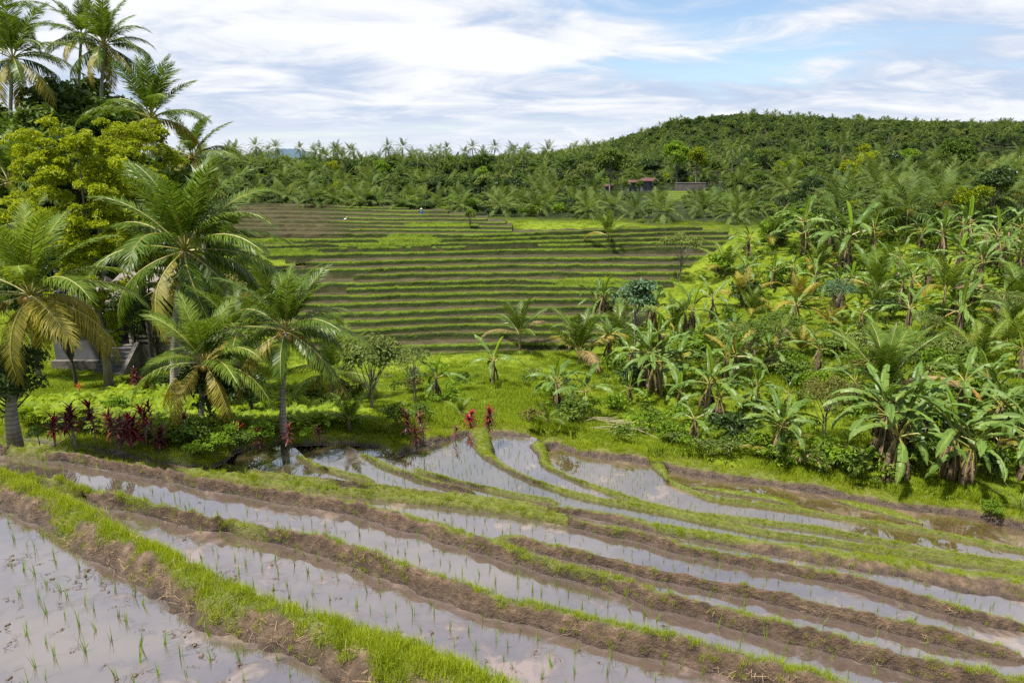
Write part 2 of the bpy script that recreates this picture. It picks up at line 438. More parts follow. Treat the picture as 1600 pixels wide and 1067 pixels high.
for a in [(150, 668, 8.2), (250, 660, 8.9), (60, 650, 9.0), (330, 640, 9.5), (440, 668, 9.0), (200, 600, 10.9), (100, 600, 10.6), (300, 600, 11.0), (20, 560, 11.0), (220, 575, 11.3),
          (560, 640, 10.4), (480, 600, 11.3), (760, 600, 11.3), (650, 575, 12.3), (860, 570, 12.2), (400, 570, 12.0), (800, 640, 10.5), (1000, 640, 11.5), (1000, 560, 11.6), (960, 500, 11.6),
          (1100, 450, 9.7), (1150, 400, 7.9), (1165, 372, 6.9), (1500, 700, 11.2), (1450, 600, 10.6), (1250, 600, 11.1), (1200, 520, 10.5), (1500, 510, 9.5), (1350, 430, 8.3),
          (1580, 760, 11.4), (1250, 390, 7.3), (1500, 400, 6.9), (1590, 440, 7.4), (1090, 600, 11.3), (1300, 700, 11.5), (1350, 560, 10.4), (1060, 478, 10.6), (850, 470, 10.4), (600, 470, 10.4),
          (750, 400, 7.9), (500, 400, 8.0), (950, 400, 7.6)]:
    cp(*a)
for x, y, d in [(0, 82, 6.2), (-25, 82, 5.6), (40, 85, 6.0), (0, 130, 7.2), (-38, 108, 5.2), (60, 130, 5.4), (62, 92, 5.3), (0, 200, 6.4), (40, 195, 4.6), (108, 200, 4.0), (150, 300, 1.0), (-100, 200, 6), (-200, 400, 6), (0, 400, 6.5),
                (120, 400, 1.5), (250, 420, -5), (135, 600, -31), (200, 620, -36), (320, 640, -30), (450, 650, -28), (620, 650, -26), (76, 600, -9), (0, 650, 3), (-300, 700, 6), (0, 1200, 6), (400, 1200, 0),
                (-800, 1200, 6), (900, 900, -20), (-45, 65, 3.5), (-60, 82, 0.5), (-34, 52, 7.5), (-95, 95, -1), (-30, 72, 7.0), (-36, 40, 8.5), (-60, 50, 3), (-25, 25, 8.0), (-60, 20, 3), (-120, 0, -4),
                (60, 15, 9.5), (60, 30, 9), (60, 50, 7), (90, 90, 3.5), (150, 150, 1), (140, 60, 0), (30, 12, 11.0), (0, -20, 1.0), (0, -60, -8), (60, -40, 2), (-60, -40, -8), (-150, 200, 4), (200, 0, 4),
                (1500, 0, -20), (-1500, 0, -20), (0, -1500, -40), (0, 3500, 0), (2500, 2500, 0), (-2500, 2500, 0)]:
    ctrl.append((x, y, d))
def inpoly(P, poly):
    x, y = P[:, 0], P[:, 1]; r = np.zeros(len(P), bool); j = len(poly) - 1
    for i in range(len(poly)):
        xi, yi = poly[i]; xj, yj = poly[j]
        c = ((yi > y) != (yj > y)) & (x < (xj - xi) * (y - yi) / (yj - yi + 1e-12) + xi)
        r ^= c; j = i
    return r
PADDY = np.vstack([offs(bank_w[:, :2], 0.75), [[45, 5], [30, -6], [-12, -6], [-40, 8]]])
NS = np.array([0.49, 0.87]) / np.hypot(0.49, 0.87)
ctrl = [c for c in ctrl]
_gx, _gy = np.meshgrid(np.arange(-24, 30, 3.0), np.arange(-3, 30, 3.0))
for x, y in zip(_gx.ravel(), _gy.ravel()):          # the slope that carries the fields
    if inpoly(np.array([[x, y]]), PADDY)[0] and np.hypot(*(bank_w[:, :2] - (x, y)).T).min() > 2.0:
        ctrl.append((x, y, min(3.28 + 0.34 * (np.array([x, y]) @ NS), 12.2) + 0.5))
ctrl = np.array(ctrl)
def _phi(d2): return np.sqrt(d2 + 9.0)
_n = len(ctrl)
_A = np.zeros((_n + 1, _n + 1))
_A[:_n, :_n] = _phi(((ctrl[:, None, :2] - ctrl[None, :, :2]) ** 2).sum(-1)) - 0.25 * np.eye(_n)
_A[_n, :_n] = 1; _A[:_n, _n] = 1
_w = np.linalg.solve(_A, np.r_[ctrl[:, 2], 0])
def Tz(xy):                                        # natural ground height
    xy = np.atleast_2d(np.asarray(xy, float)); r = np.empty(len(xy))
    for i in range(0, len(xy), 20000):
        b = xy[i:i + 20000]
        r[i:i + 20000] = ZC - (_phi(((b[:, None] - ctrl[None, :, :2]) ** 2).sum(-1)) @ _w[:_n] + _w[_n])
    d = np.hypot(xy[:, 0], xy[:, 1])
    return r + 0.10 * fbm(xy * 0.45, 3, 5) * np.clip((d - 18) / 10, 0, 1)

# terrace front edges on the far slope: row of the lip at column 750, tilt to the left and right, column range
LIPS = [(552, 8, 0, 470, 900), (537.5, 8, 0, 450, 960), (521, 7, 0, 420, 980), (507.5, 7, 0, 380, 1000), (494, 6, 0, 380, 1010), (481, 6, -1, 380, 1020), (469, 6, -1, 380, 1030), (458, 6, -1, 380, 1040),
        (447.5, 6, -1, 540, 1035), (439, 6, -2, 370, 1050), (427, 6, -3, 552, 1075), (416, 6, -4, 370, 1100), (405, 5, -5, 478, 1120), (392.5, 4, -8, 420, 1165), (385, 3, -9, 360, 1175), (379, 3, -10, 350, 1165),
        (372, 2, -11, 345, 1140), (365, 1, -11, 360, 1100), (359, -1, -2, 340, 800), (353.5, -2, 0, 340, 800), (347.5, -2, 0, 340, 790), (342, -3, 0, 340, 760), (336.5, -4, 0, 340, 740), (331, -5, 0, 340, 700), (326, -4, 0, 340, 640)]
def lip_drop(k):
    return 12.25 - 0.348 * k if k <= 17 else 6.33 - 0.19 * (k - 17)
def lip_row(k, x):
    r, tl, tr, _, _ = LIPS[k]
    return r + np.where(x < 750, tl * (750 - x) / 300.0, tr * (x - 750) / 370.0)
def lip_world(k, n=None):
    _, _, _, x0, x1 = LIPS[k]
    n = n or max(30, int((x1 - x0) / 2.2))
    xs = np.linspace(x0, x1, n)
    return np.array([at_drop(x, y, lip_drop(k)) for x, y in zip(xs, lip_row(k, xs))])
lipsW = [lip_world(k) for k in range(len(LIPS))]
_l0, _l1 = [l[0][:2] for l in lipsW], [l[-1][:2] for l in lipsW]
TERR_POLY = np.array([p + np.array([0.6, 0.3]) for p in _l0] + [p + np.array([-0.6, 0.5]) for p in _l1[::-1]])

def Gz(xy):                                        # ground as built: sunk under the fields and under the terraces
    xy = np.atleast_2d(np.asarray(xy, float)); z = Tz(xy)
    ip = inpoly(xy, PADDY); s = xy @ NS
    z = np.where(ip, np.minimum(z, ZC - (3.28 + 0.34 * s) - 1.9), z)
    return np.where(inpoly(xy, TERR_POLY), z - 1.6, z)
def on_ground(px, py, tmin=14.0, tmax=700.0):      # where the pixel's ray meets the natural ground
    r = ray(px, py); t = np.geomspace(tmin, tmax, 1500)
    P = r[None] * t[:, None]; z = Tz(P[:, :2])
    k = np.argmax(P[:, 2] + ZC < z)
    if not (P[k, 2] + ZC < z[k]): k = len(t) - 1
    p = P[k]; return np.array([p[0], p[1], z[k]])

# ground sheet: one disc reaching the horizon, finer inside the valley
th = np.unique(np.r_[np.arange(-44, 44.01, 0.35), np.arange(44, 316.1, 4.0)])
th = np.radians(th[th < 315.9])
rr = np.r_[0.6, np.geomspace(1.2, 120, 230), np.geomspace(123, 6000, 110)]
gx = (rr[:, None] * np.sin(th)[None]).ravel(); gy = (rr[:, None] * np.cos(th)[None]).ravel()
gz = Gz(np.c_[gx, gy])
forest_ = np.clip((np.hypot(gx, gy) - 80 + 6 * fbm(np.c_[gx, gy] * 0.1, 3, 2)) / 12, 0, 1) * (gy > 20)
n_, m_ = len(rr), len(th)
gi = np.arange(n_ - 1)[:, None] * m_; gj = np.arange(m_)[None]; gj2 = (gj + 1) % m_
gq = np.stack([gi + gj, gi + m_ + gj, gi + m_ + gj2, gi + gj2], -1).reshape(-1, 4)
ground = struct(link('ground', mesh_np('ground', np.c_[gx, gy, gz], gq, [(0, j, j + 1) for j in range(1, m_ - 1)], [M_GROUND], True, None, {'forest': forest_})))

# far mountain on the horizon, the blue of haze painted into its colour
mx_ = np.linspace(-1, 1, 60); my_ = np.linspace(-1, 1, 20)
MX, MY = np.meshgrid(mx_, my_, indexing='ij')
MZ = np.maximum(0, (1 - np.abs(MX) ** 1.3)) * (1 - MY ** 2) * (1 + 0.25 * fbm(np.c_[MX.ravel() * 4, MY.ravel() * 3], 4, 3).reshape(MX.shape))
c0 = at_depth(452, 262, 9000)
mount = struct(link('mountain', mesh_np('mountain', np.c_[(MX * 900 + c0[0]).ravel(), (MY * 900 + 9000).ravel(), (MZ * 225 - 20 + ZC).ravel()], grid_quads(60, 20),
                    None, [mat_plain('haze_blue_mountain', (0.035, 0.065, 0.10), (0.05, 0.085, 0.12), 0.002, 1.0, 0)], True)))

# ------------------------------------------------------------------ flooded fields and bunds
LEV = dict(F0=4.74, F1=5.6, F2=6.3, F2b=7.0, F3=7.65, F4=8.25, X1=8.5, X2=8.75, F5=8.95, F6=9.3, F7=10.1, F8=11.0, F9=11.8)
TRACE = {'A': ([(-60, 770), (0, 787), (32, 807), (55, 820), (82, 845), (117, 867), (160, 887), (190, 905), (225, 925), (252, 945), (275, 970), (325, 990), (400, 1011), (437, 1025), (475, 1042), (512, 1062), (580, 1095), (680, 1135)],
       [(-60, 712), (0, 730), (25, 737), (50, 752), (82, 765), (112, 775), (142, 787), (160, 802), (175, 815), (207, 830), (240, 842), (270, 857), (312, 880), (362, 900), (400, 917), (437, 930), (482, 947), (550, 962), (600, 975), (650, 995), (700, 1015), (762, 1037), (800, 1052), (880, 1085), (1000, 1130)]),
 'B': ([(87, 765), (112, 771), (160, 787), (190, 800), (240, 807), (265, 817), (312, 827), (350, 830), (400, 838), (437, 847), (480, 865), (530, 880), (560, 890), (625, 917), (670, 930), (720, 945), (800, 971), (842, 985), (882, 992), (930, 1010), (1000, 1025), (1050, 1037), (1125, 1060), (1200, 1085), (1350, 1130)],
       [(22, 735), (75, 742), (107, 750), (150, 760), (185, 767), (225, 777), (250, 782), (282, 790), (325, 802), (375, 810), (400, 816), (445, 822), (507, 830), (540, 842), (575, 855), (612, 867), (662, 882), (712, 897), (750, 912), (800, 926), (862, 940), (907, 950), (962, 962), (1012, 977), (1075, 987), (1125, 1000), (1200, 1022), (1242, 1035), (1287, 1042), (1340, 1065), (1400, 1085), (1560, 1130)]),
 'C': ([(-60, 704), (0, 709), (50, 712), (82, 717), (125, 726), (162, 730), (200, 740), (237, 750), (275, 757), (312, 762), (350, 770), (400, 781), (437, 784), (487, 790), (537, 800), (575, 810), (612, 822), (650, 837), (700, 857), (720, 860), (800, 880), (862, 897), (920, 917), (962, 930), (1012, 945), (1070, 960), (1120, 972), (1200, 993), (1250, 1005), (1287, 1017), (1325, 1027), (1380, 1040), (1440, 1050), (1475, 1062), (1550, 1085), (1700, 1125)],
       [(-60, 688), (0, 692), (50, 699), (100, 702), (137, 709), (200, 720), (237, 725), (287, 734), (325, 745), (375, 752), (425, 761), (462, 765), (512, 771), (560, 782), (600, 790), (675, 808), (725, 822), (800, 850), (870, 872), (940, 890), (975, 897), (1025, 917), (1070, 930), (1112, 940), (1200, 960), (1232, 972), (1275, 977), (1300, 987), (1345, 1000), (1387, 1010), (1425, 1020), (1475, 1030), (1525, 1040), (1600, 1052), (1680, 1070), (1800, 1098)]),
 'C2': ([(800, 852), (880, 872), (970, 892), (1012, 902), (1062, 912), (1112, 925), (1200, 943), (1262, 955), (1312, 970), (1362, 980), (1412, 995), (1462, 1007), (1525, 1022), (1600, 1035), (1680, 1055)],
       [(725, 815), (800, 832), (857, 845), (900, 855), (930, 862), (975, 872), (1020, 885), (1065, 892), (1112, 902), (1150, 907), (1200, 917), (1250, 930), (1305, 942), (1350, 952), (1395, 962), (1440, 972), (1500, 985), (1537, 995), (1600, 1007), (1680, 1025)]),
 'D': ([(-60, 685), (0, 691), (75, 700), (150, 711), (225, 725), (275, 735), (325, 742), (400, 752), (425, 758), (475, 764), (525, 770), (555, 776), (600, 780), (650, 784), (700, 788), (750, 793), (800, 800), (837, 807), (882, 817), (925, 827), (962, 840), (1005, 850), (1050, 861), (1100, 872), (1150, 882), (1200, 893), (1250, 902), (1287, 910), (1350, 922), (1392, 932), (1440, 947), (1487, 962), (1537, 972), (1600, 990), (1680, 1010)],
       [(-60, 681), (0, 687), (100, 697), (160, 705), (225, 717), (275, 727), (325, 735), (362, 739), (400, 744), (450, 751), (500, 756), (540, 760), (600, 767), (700, 776), (800, 789), (860, 800), (912, 809), (955, 820), (1000, 827), (1037, 837), (1082, 850), (1125, 857), (1200, 871), (1275, 882), (1325, 892), (1375, 905), (1412, 917), (1450, 927), (1500, 942), (1550, 955), (1600, 965), (1680, 985)]),
 'E': ([(350, 733), (400, 742), (450, 749), (500, 754), (540, 760), (600, 767), (700, 776), (800, 788), (880, 803), (960, 820), (1012, 830), (1062, 840), (1112, 850), (1200, 866), (1262, 877), (1325, 890), (1375, 897), (1425, 907), (1475, 917), (1525, 927), (1600, 942), (1680, 960)],
       [(270, 712), (330, 722), (400, 734), (450, 740), (500, 745), (542, 748), (600, 757), (650, 763), (712, 769), (760, 775), (800, 780), (837, 786), (895, 790), (950, 796), (1000, 807), (1050, 817), (1100, 825), (1150, 832), (1200, 840), (1282, 850), (1350, 859), (1412, 866), (1475, 880), (1525, 886), (1600, 894), (1680, 906)]),
 'M': ([(400, 703), (445, 704), (475, 722), (512, 737), (560, 748), (610, 757)],
       [(440, 698), (465, 706), (485, 717), (520, 731), (565, 742), (620, 752)]),
 'N': ([(530, 697), (560, 713), (590, 726), (650, 749), (712, 766), (760, 774)],
       [(545, 695), (570, 706), (605, 722), (660, 743), (720, 759), (780, 772)]),
 'G': ([(612, 724), (662, 740), (700, 751), (750, 763), (795, 773), (850, 781), (900, 789)],
       [(618, 719), (665, 734), (705, 744), (755, 756), (800, 768), (850, 776), (910, 786)]),
 'H': ([(728, 670), (733, 684), (736, 692), (742, 707), (762, 722), (800, 742), (850, 760), (900, 772), (950, 782), (1000, 792), (1050, 802), (1100, 812), (1150, 822), (1200, 833), (1262, 841), (1325, 851), (1400, 862), (1450, 875), (1500, 882), (1600, 892), (1680, 902)],
       [(760, 666), (762, 680), (762, 690), (764, 702), (780, 717), (800, 730), (837, 747), (887, 765), (925, 775), (985, 784), (1025, 792), (1075, 803), (1150, 818), (1200, 828), (1275, 837), (1350, 850), (1412, 860), (1475, 868), (1512, 874), (1600, 886), (1680, 896)]),
 'I': ([(824, 684), (829, 700), (832, 712), (850, 734), (900, 751), (925, 762), (975, 777), (1012, 788), (1060, 798), (1095, 805), (1150, 814), (1200, 818), (1275, 827), (1350, 840), (1425, 855), (1487, 867), (1537, 875), (1600, 882), (1680, 892)],
       [(848, 688), (852, 704), (853, 712), (857, 722), (882, 737), (925, 755), (960, 767), (1000, 780), (1025, 787), (1075, 797), (1137, 805), (1200, 813), (1275, 821), (1375, 840), (1450, 855), (1525, 867), (1600, 878), (1680, 889)]),
 'J': ([(1012, 720), (1018, 733), (1022, 742), (1045, 757), (1087, 772), (1137, 785), (1200, 792), (1262, 801), (1325, 812), (1400, 825), (1475, 837), (1550, 852), (1600, 862), (1680, 878)],
       [(1036, 722), (1042, 737), (1045, 750), (1075, 762), (1112, 775), (1150, 780), (1200, 786), (1250, 793), (1300, 802), (1375, 815), (1437, 824), (1500, 836), (1550, 847), (1600, 855), (1680, 870)])}
def resamp(P, step=None, n=None):
    P = np.asarray(P, float); s = np.r_[0, np.cumsum(np.linalg.norm(np.diff(P[:, :2], axis=0), axis=1))]
    n = n or max(8, int(s[-1] / step)); q = np.linspace(0, s[-1], n)
    return np.c_[[np.interp(q, s, P[:, i]) for i in range(P.shape[1])]].T
def smooth(P, k):
    for _ in range(k):
        Q = P.copy(); Q[1:-1] = (P[:-2] + 2 * P[1:-1] + P[2:]) / 4; P = Q
    return P
STRIPS = []
def bund(key, up, low, h, turf, step, mudfrac=0.45, label=None, rough=1.0, hg=0.07):
    a, b = TRACE[key]
    near = smooth(resamp([at_drop(x, y, LEV[up]) for x, y in a], 0.08), 6)
    far = smooth(resamp([at_drop(x, y, LEV[up] - h - hg) for x, y in b], step), 4)
    far[:, 2] = ZC - LEV[up] + h
    # pair each far-edge point with the closest near-edge point, kept in order
    d = ((far[:, None, :2] - near[None, :, :2]) ** 2).sum(-1); k = np.maximum.accumulate(d.argmin(1))
    nr = smooth(near[k], 60)
    N_ = len(far); dirv = far[:, :2] - nr[:, :2]; w = np.linalg.norm(dirv, axis=1)
    nm = smooth(np.c_[dirv / (w[:, None] + 1e-9), w], 60); nm[:, :2] /= np.linalg.norm(nm[:, :2], axis=1)[:, None] + 1e-9
    dv, w = nm[:, :2], np.maximum(nm[:, 2], 0.12)
    nr = np.c_[far[:, :2] - dv * w[:, None]]
    sx = np.arange(N_) * step
    tap = 0.75 * (1 - np.clip((sx[::-1] if key in 'HIJABCD' else np.minimum(sx, sx[::-1])) / 0.9, 0, 1)) ** 1.5
    e1 = 0.05 * fbm(np.c_[sx * 2.2, sx * 0 + 3], 3, 11)
    us = np.r_[-0.14, -0.03, np.linspace(0.02, 1.0, 13)]
    cols, turfs, wets = [], [], []
    zup, zlow = ZC - LEV[up], ZC - LEV[low]
    mf = np.clip(mudfrac + 0.22 * fbm(np.c_[sx * 0.55, sx * 0 + 8], 3, 21), 0.12, 0.9)
    for u in us:
        if u < 0: xy = nr + dv * (u + e1)[:, None] if np.ndim(u + e1) else nr
        else: xy = nr + dv * (u * w + e1 * (1 - u))[:, None]
        rise = np.clip(u / np.minimum(0.5, 0.34 / w * 0.9 + 0.12), 0, 1) if u > 0 else np.zeros(N_)
        prof = h * (rise * rise * (3 - 2 * rise)) + 0.025 * math.sin(max(u, 0) * math.pi)
        z = zup + (prof if u >= 0 else np.full(N_, u * 0.8)) + np.zeros(N_)
        P3 = np.c_[xy, np.full(N_, 0.0)]
        amp = (0.020 + 0.030 * (0.0 < u < 0.75)) * rough
        z = z - 0.03 * (u > 0.8) + (u > 0) * amp * (1.0 if u < 0.8 else 0.6) * (fbm(xy * 3.1, 3, 31) + 0.95 * fbm(xy * 8.0, 2, 37))
        t = np.clip((u - mf + 0.30 * fbm(xy * 1.3, 3, 41) + 0.1) * 4, 0, 1) * turf if u > 0 else np.zeros(N_)
        cols.append(np.c_[xy, z - tap * (u > -0.05)]); turfs.append(t)
        wets.append(np.clip(1 - (z - zup) / 0.11, 0, 1))
    drop = (zup + h) - (zlow - 0.25)
    for f in (0.12, 0.35, 0.65, 1.0):
        xy = far[:, :2] + dv * (0.04 + f * drop * 0.30 + 0.04 * fbm(far[:, :2] * 2, 2, 51)[:, None] * f)
        cols.append(np.c_[xy, np.full(N_, zup + h - drop * f) - tap]); turfs.append(np.full(N_, 0.55 * turf)); wets.append(np.full(N_, 0.2 * f))
    G = np.stack(cols, 1); Mn = G.shape[1]
    T_ = np.stack(turfs, 1)
    me = mesh_np('paddy_bund', G.reshape(-1, 3), grid_quads(N_, Mn), None, [M_MUD], True, None, {'turf': T_.ravel(), 'wet': np.stack(wets, 1).ravel()})
    o = struct(link('paddy_bund', me)); o['label'] = label or 'low earth bund between flooded rice paddies'
    STRIPS.append((key, G, T_, len(us)))
    return nr, far, G
BU = {}
for key, up, low, h, turf, step, mf, lab in [
    ('A', 'F0', 'F1', 0.24, 1.0, 0.05, 0.28, 'widest bund of bright grass and straw beside the lowest seedling paddy'),
    ('B', 'F1', 'F2', 0.22, 0.9, 0.06, 0.55, 'clumpy brown mud bund with patches of grass'),
    ('C', 'F2', 'F2b', 0.20, 0.8, 0.07, 0.60, 'long brown mud bund with thin grass'),
    ('C2', 'F2b', 'F3', 0.16, 0.8, 0.08, 0.56, 'narrow weedy mud bund beside a thin strip of water'),
    ('D', 'F3', 'F4', 0.16, 1.0, 0.09, 0.5, 'long curved bund with a bright grass crest'),
    ('E', 'F4', 'F6', 0.14, 0.95, 0.10, 0.52, 'broad mud bund with uneven grass along its top'),
    ('M', 'X1', 'X2', 0.10, 0.9, 0.12, 0.25, 'short narrow bund between two small ponds'),
    ('N', 'X2', 'F5', 0.10, 0.9, 0.12, 0.25, 'thin diagonal bund beside a dark pond'),
    ('G', 'F5', 'F6', 0.10, 0.9, 0.12, 0.25, 'thin bund along the edge of the large mirror pond'),
    ('H', 'F6', 'F7', 0.10, 1.0, 0.12, 0.16, 'curving green bund with a hooked end at the bank'),
    ('I', 'F7', 'F8', 0.10, 1.0, 0.12, 0.16, 'curving narrow green bund below the hooked one'),
    ('J', 'F8', 'F9', 0.10, 1.0, 0.12, 0.16, 'green bund along the lowest brown channel')]:
    BU[key] = bund(key, up, low, h, turf, step, mf, lab, *{'A': (1.0, 0.07), 'B': (1.0, 0.06), 'C': (0.9, 0.05), 'C2': (0.7, 0.05), 'D': (0.6, 0.06), 'E': (0.5, 0.06)}.get(key, (0.2, 0.05)))

def sheet(name, poly, drop, mat, label):
    P = np.asarray(poly, float)[:, :2]
    me = bpy.data.meshes.new(name)
    me.from_pydata([(x, y, ZC - drop) for x, y in P], [], [list(range(len(P)))])
    me.materials.append(mat); me.update()
    o = struct(link(name, me)); o['label'] = label
    return o
def back_poly(key, depth):                          # from the middle of a bund back up the slope, under the higher field
    nr, far, _ = BU[key]
    mid = resamp(nr * 0.62 + far[:, :2] * 0.38, 0.6)
    return np.vstack([mid, (mid - NS * depth)[::-1]])
FIELDS = {}
for f, key, dep, mat, lab in [('F0', 'A', 7.5, 0, 'nearest flooded paddy with rice seedlings and mirror water'), ('F1', 'B', 4.0, 1, 'muddy flooded paddy with sparse seedlings'), ('F2', 'C', 5.5, 0, 'flooded paddy with blue reflections'),
                    ('F2b', 'C2', 3.0, 0, 'narrow strip of flooded paddy'), ('F3', 'D', 6.5, 0, 'long pale flooded paddy'), ('F4', 'E', 3.0, 0, 'thin flooded paddy strip')]:
    FIELDS[f] = back_poly(key, dep); sheet('paddy_water', FIELDS[f], LEV[f], M_WATER[mat], lab)
def px_poly(pts, drop): return np.array([at_drop(x, y, drop)[:2] for x, y in pts])
for f, mat, lab, pts in [
    ('X1', 2, 'small dark pond reflecting palm trunks', [(255, 700), (300, 696), (400, 697), (442, 693), (462, 700), (480, 718), (516, 733), (562, 744), (615, 753), (640, 770), (500, 762), (400, 752), (320, 738), (262, 722)]),
    ('X2', 2, 'small dark pond with white cloud reflections', [(442, 696), (470, 690), (532, 690), (550, 698), (568, 709), (597, 723), (654, 745), (716, 762), (768, 773), (780, 790), (700, 782), (610, 768), (555, 752), (508, 738), (470, 722)]),
    ('F5', 2, 'narrow wedge of water beside the mirror pond', [(536, 690), (560, 688), (606, 696), (622, 714), (664, 736), (702, 747), (752, 759), (798, 770), (852, 778), (905, 787), (930, 805), (800, 792), (750, 780), (700, 768), (640, 748), (585, 726), (555, 708)]),
    ('F6', 2, 'large mirror pond reflecting white cloud', [(604, 722), (616, 712), (650, 696), (700, 684), (738, 678), (748, 690), (752, 705), (770, 719), (800, 736), (845, 754), (895, 768), (950, 779), (1000, 788), (1050, 799), (1100, 809), (1150, 820), (1200, 830), (1262, 839), (1325, 850),
                  (1400, 861), (1475, 873), (1600, 889), (1720, 902), (1720, 935), (1600, 915), (1475, 898), (1350, 880), (1200, 858), (1050, 835), (950, 815), (850, 795), (750, 775), (662, 747)]),
    ('F7', 0, 'curved flooded paddy with pinkish mud', [(754, 676), (790, 673), (838, 684), (842, 705), (856, 728), (892, 745), (926, 758), (968, 772), (1010, 785), (1060, 796), (1100, 802), (1150, 811), (1200, 816), (1275, 825), (1350, 839), (1425, 854), (1487, 866), (1600, 880), (1720, 895),
                  (1720, 912), (1600, 896), (1475, 876), (1350, 858), (1200, 838), (1050, 812), (950, 792), (850, 768), (790, 735), (756, 705)]),
    ('F8', 3, 'curved brown paddy with a dark cut bank behind it', [(844, 706), (852, 698), (872, 692), (900, 705), (950, 712), (1000, 718), (1026, 726), (1034, 745), (1060, 761), (1098, 774), (1150, 783), (1200, 789), (1262, 798), (1325, 808), (1400, 821), (1475, 833), (1550, 849), (1600, 858), (1720, 882),
                  (1720, 905), (1600, 886), (1475, 868), (1350, 846), (1200, 822), (1090, 806), (1000, 788), (920, 762), (870, 740), (848, 720)]),
    ('F9', 3, 'lowest brown channel along the grass bank', [(1034, 734), (1046, 728), (1080, 736), (1130, 744), (1200, 752), (1275, 766), (1350, 776), (1387, 786), (1425, 793), (1500, 799), (1550, 811), (1600, 825), (1720, 852), (1720, 885), (1600, 866), (1475, 840), (1350, 818), (1200, 796), (1110, 782), (1060, 764), (1040, 748)])]:
    FIELDS[f] = px_poly(pts, LEV[f]); sheet('paddy_water', FIELDS[f], LEV[f], M_WATER[mat], lab)

# grass bank rising out of the fields, cut to bare dark earth at its foot
def bank_strip():
    B = smooth(resamp(np.c_[bank_w[:, :2], bank_d], 0.12), 3)
    xy, dr = B[:, :2], B[:, 2]
    t = np.gradient(xy, axis=0); t = smooth(t, 8); t /= np.linalg.norm(t, axis=1)[:, None] + 1e-9
    nrm = np.c_[-t[:, 1], t[:, 0]]; n = len(xy)
    s = np.arange(n) * 0.12
    bx_ = xy[:, 0] / xy[:, 1] * FPX * 0.985 + 800; east = np.clip((bx_ - 590) / 60, 0, 1)
    hh = 0.09 + east * (0.13 + 0.09 * fbm(np.c_[s * 0.8, s * 0], 3, 61))
    cols, turfs, wets = [], [], []
    for o_, hz_, tf, wt in [(-0.14, -0.25, 0, 1), (0.0, 0.0, 0, 1), (0.05, 0.45, 0.0, 0.75), (0.10, 0.8, 0.05, 0.4), (0.17, 1.0, 0.75, 0.1), (0.30, 1.04, 1, 0), (0.5, 1.06, 1, 0), (0.8, 1.08, 1, 0), (1.1, 1.0, 1, 0), (1.5, 0.55, 1, 0), (1.9, -0.6, 1, 0)]:
        p = xy + nrm * (o_ + 0.05 * fbm(xy * 2.0, 3, 71) * (o_ > -0.1) * (o_ < 0.6))[:, None]
        z = ZC - dr + hh * hz_ + 0.02 * fbm(p * 5, 2, 77)
        if o_ >= 1.1: z = np.minimum(z, Tz(p) + (0.06, 0.0, -0.25)[(1.1, 1.5, 1.9).index(o_)])
        cols.append(np.c_[p, z]); turfs.append(np.clip(tf + (1 - east) * (o_ > 0) * 0.8, 0, 1)); wets.append(np.full(n, wt * 1.0))
    G = np.stack(cols, 1)
    me = mesh_np('grass_bank', G.reshape(-1, 3), grid_quads(n, G.shape[1]), None, [M_MUD], True, None, {'turf': np.stack(turfs, 1).ravel(), 'wet': np.stack(wets, 1).ravel()})
    o = struct(link('grass_bank', me)); o['label'] = 'grass bank with a dark cut earth face above the paddies'
    STRIPS.append(('bank', G, np.stack(turfs, 1), 99))
bank_strip()
# two thin spits of turf inside the lowest channel
for pts, w_ in [([(1082, 761), (1130, 766), (1200, 777), (1237, 786), (1256, 797)], 0.16), ([(1305, 782), (1345, 789), (1380, 797), (1415, 808), (1442, 818)], 0.28)]:
    c = smooth(resamp([at_drop(x, y, LEV['F9'] - 0.06) for x, y in pts], 0.1), 4); n = len(c)
    t = np.gradient(c[:, :2], axis=0); t /= np.linalg.norm(t, axis=1)[:, None]; nrm = np.c_[-t[:, 1], t[:, 0]]
    tp = np.clip(np.minimum(np.arange(n), np.arange(n)[::-1]) / 8.0, 0.15, 1)
    cols = [np.c_[c[:, :2] + nrm * (a * w_ * tp + 0.03 * fbm(c[:, :2] * 3, 2, 9))[:, None], np.full(n, ZC - LEV['F9'] + z)] for a, z in [(-1.5, -0.1), (-1.0, 0.0), (-0.7, 0.08), (0, 0.1), (0.7, 0.08), (1.0, 0), (1.5, -0.1)]]
    G = np.stack(cols, 1); tf = np.tile([0, 0.1, 1, 1, 1, 0.1, 0.0], (n, 1))
    o = struct(link('grass_spit', mesh_np('grass_spit', G.reshape(-1, 3), grid_quads(n, 7), None, [M_MUD], True, None, {'turf': tf.ravel(), 'wet': (1 - tf).ravel()})))
    o['label'] = 'thin spit of turf in the lowest brown channel'
    STRIPS.append(('spit', G, tf, 99))

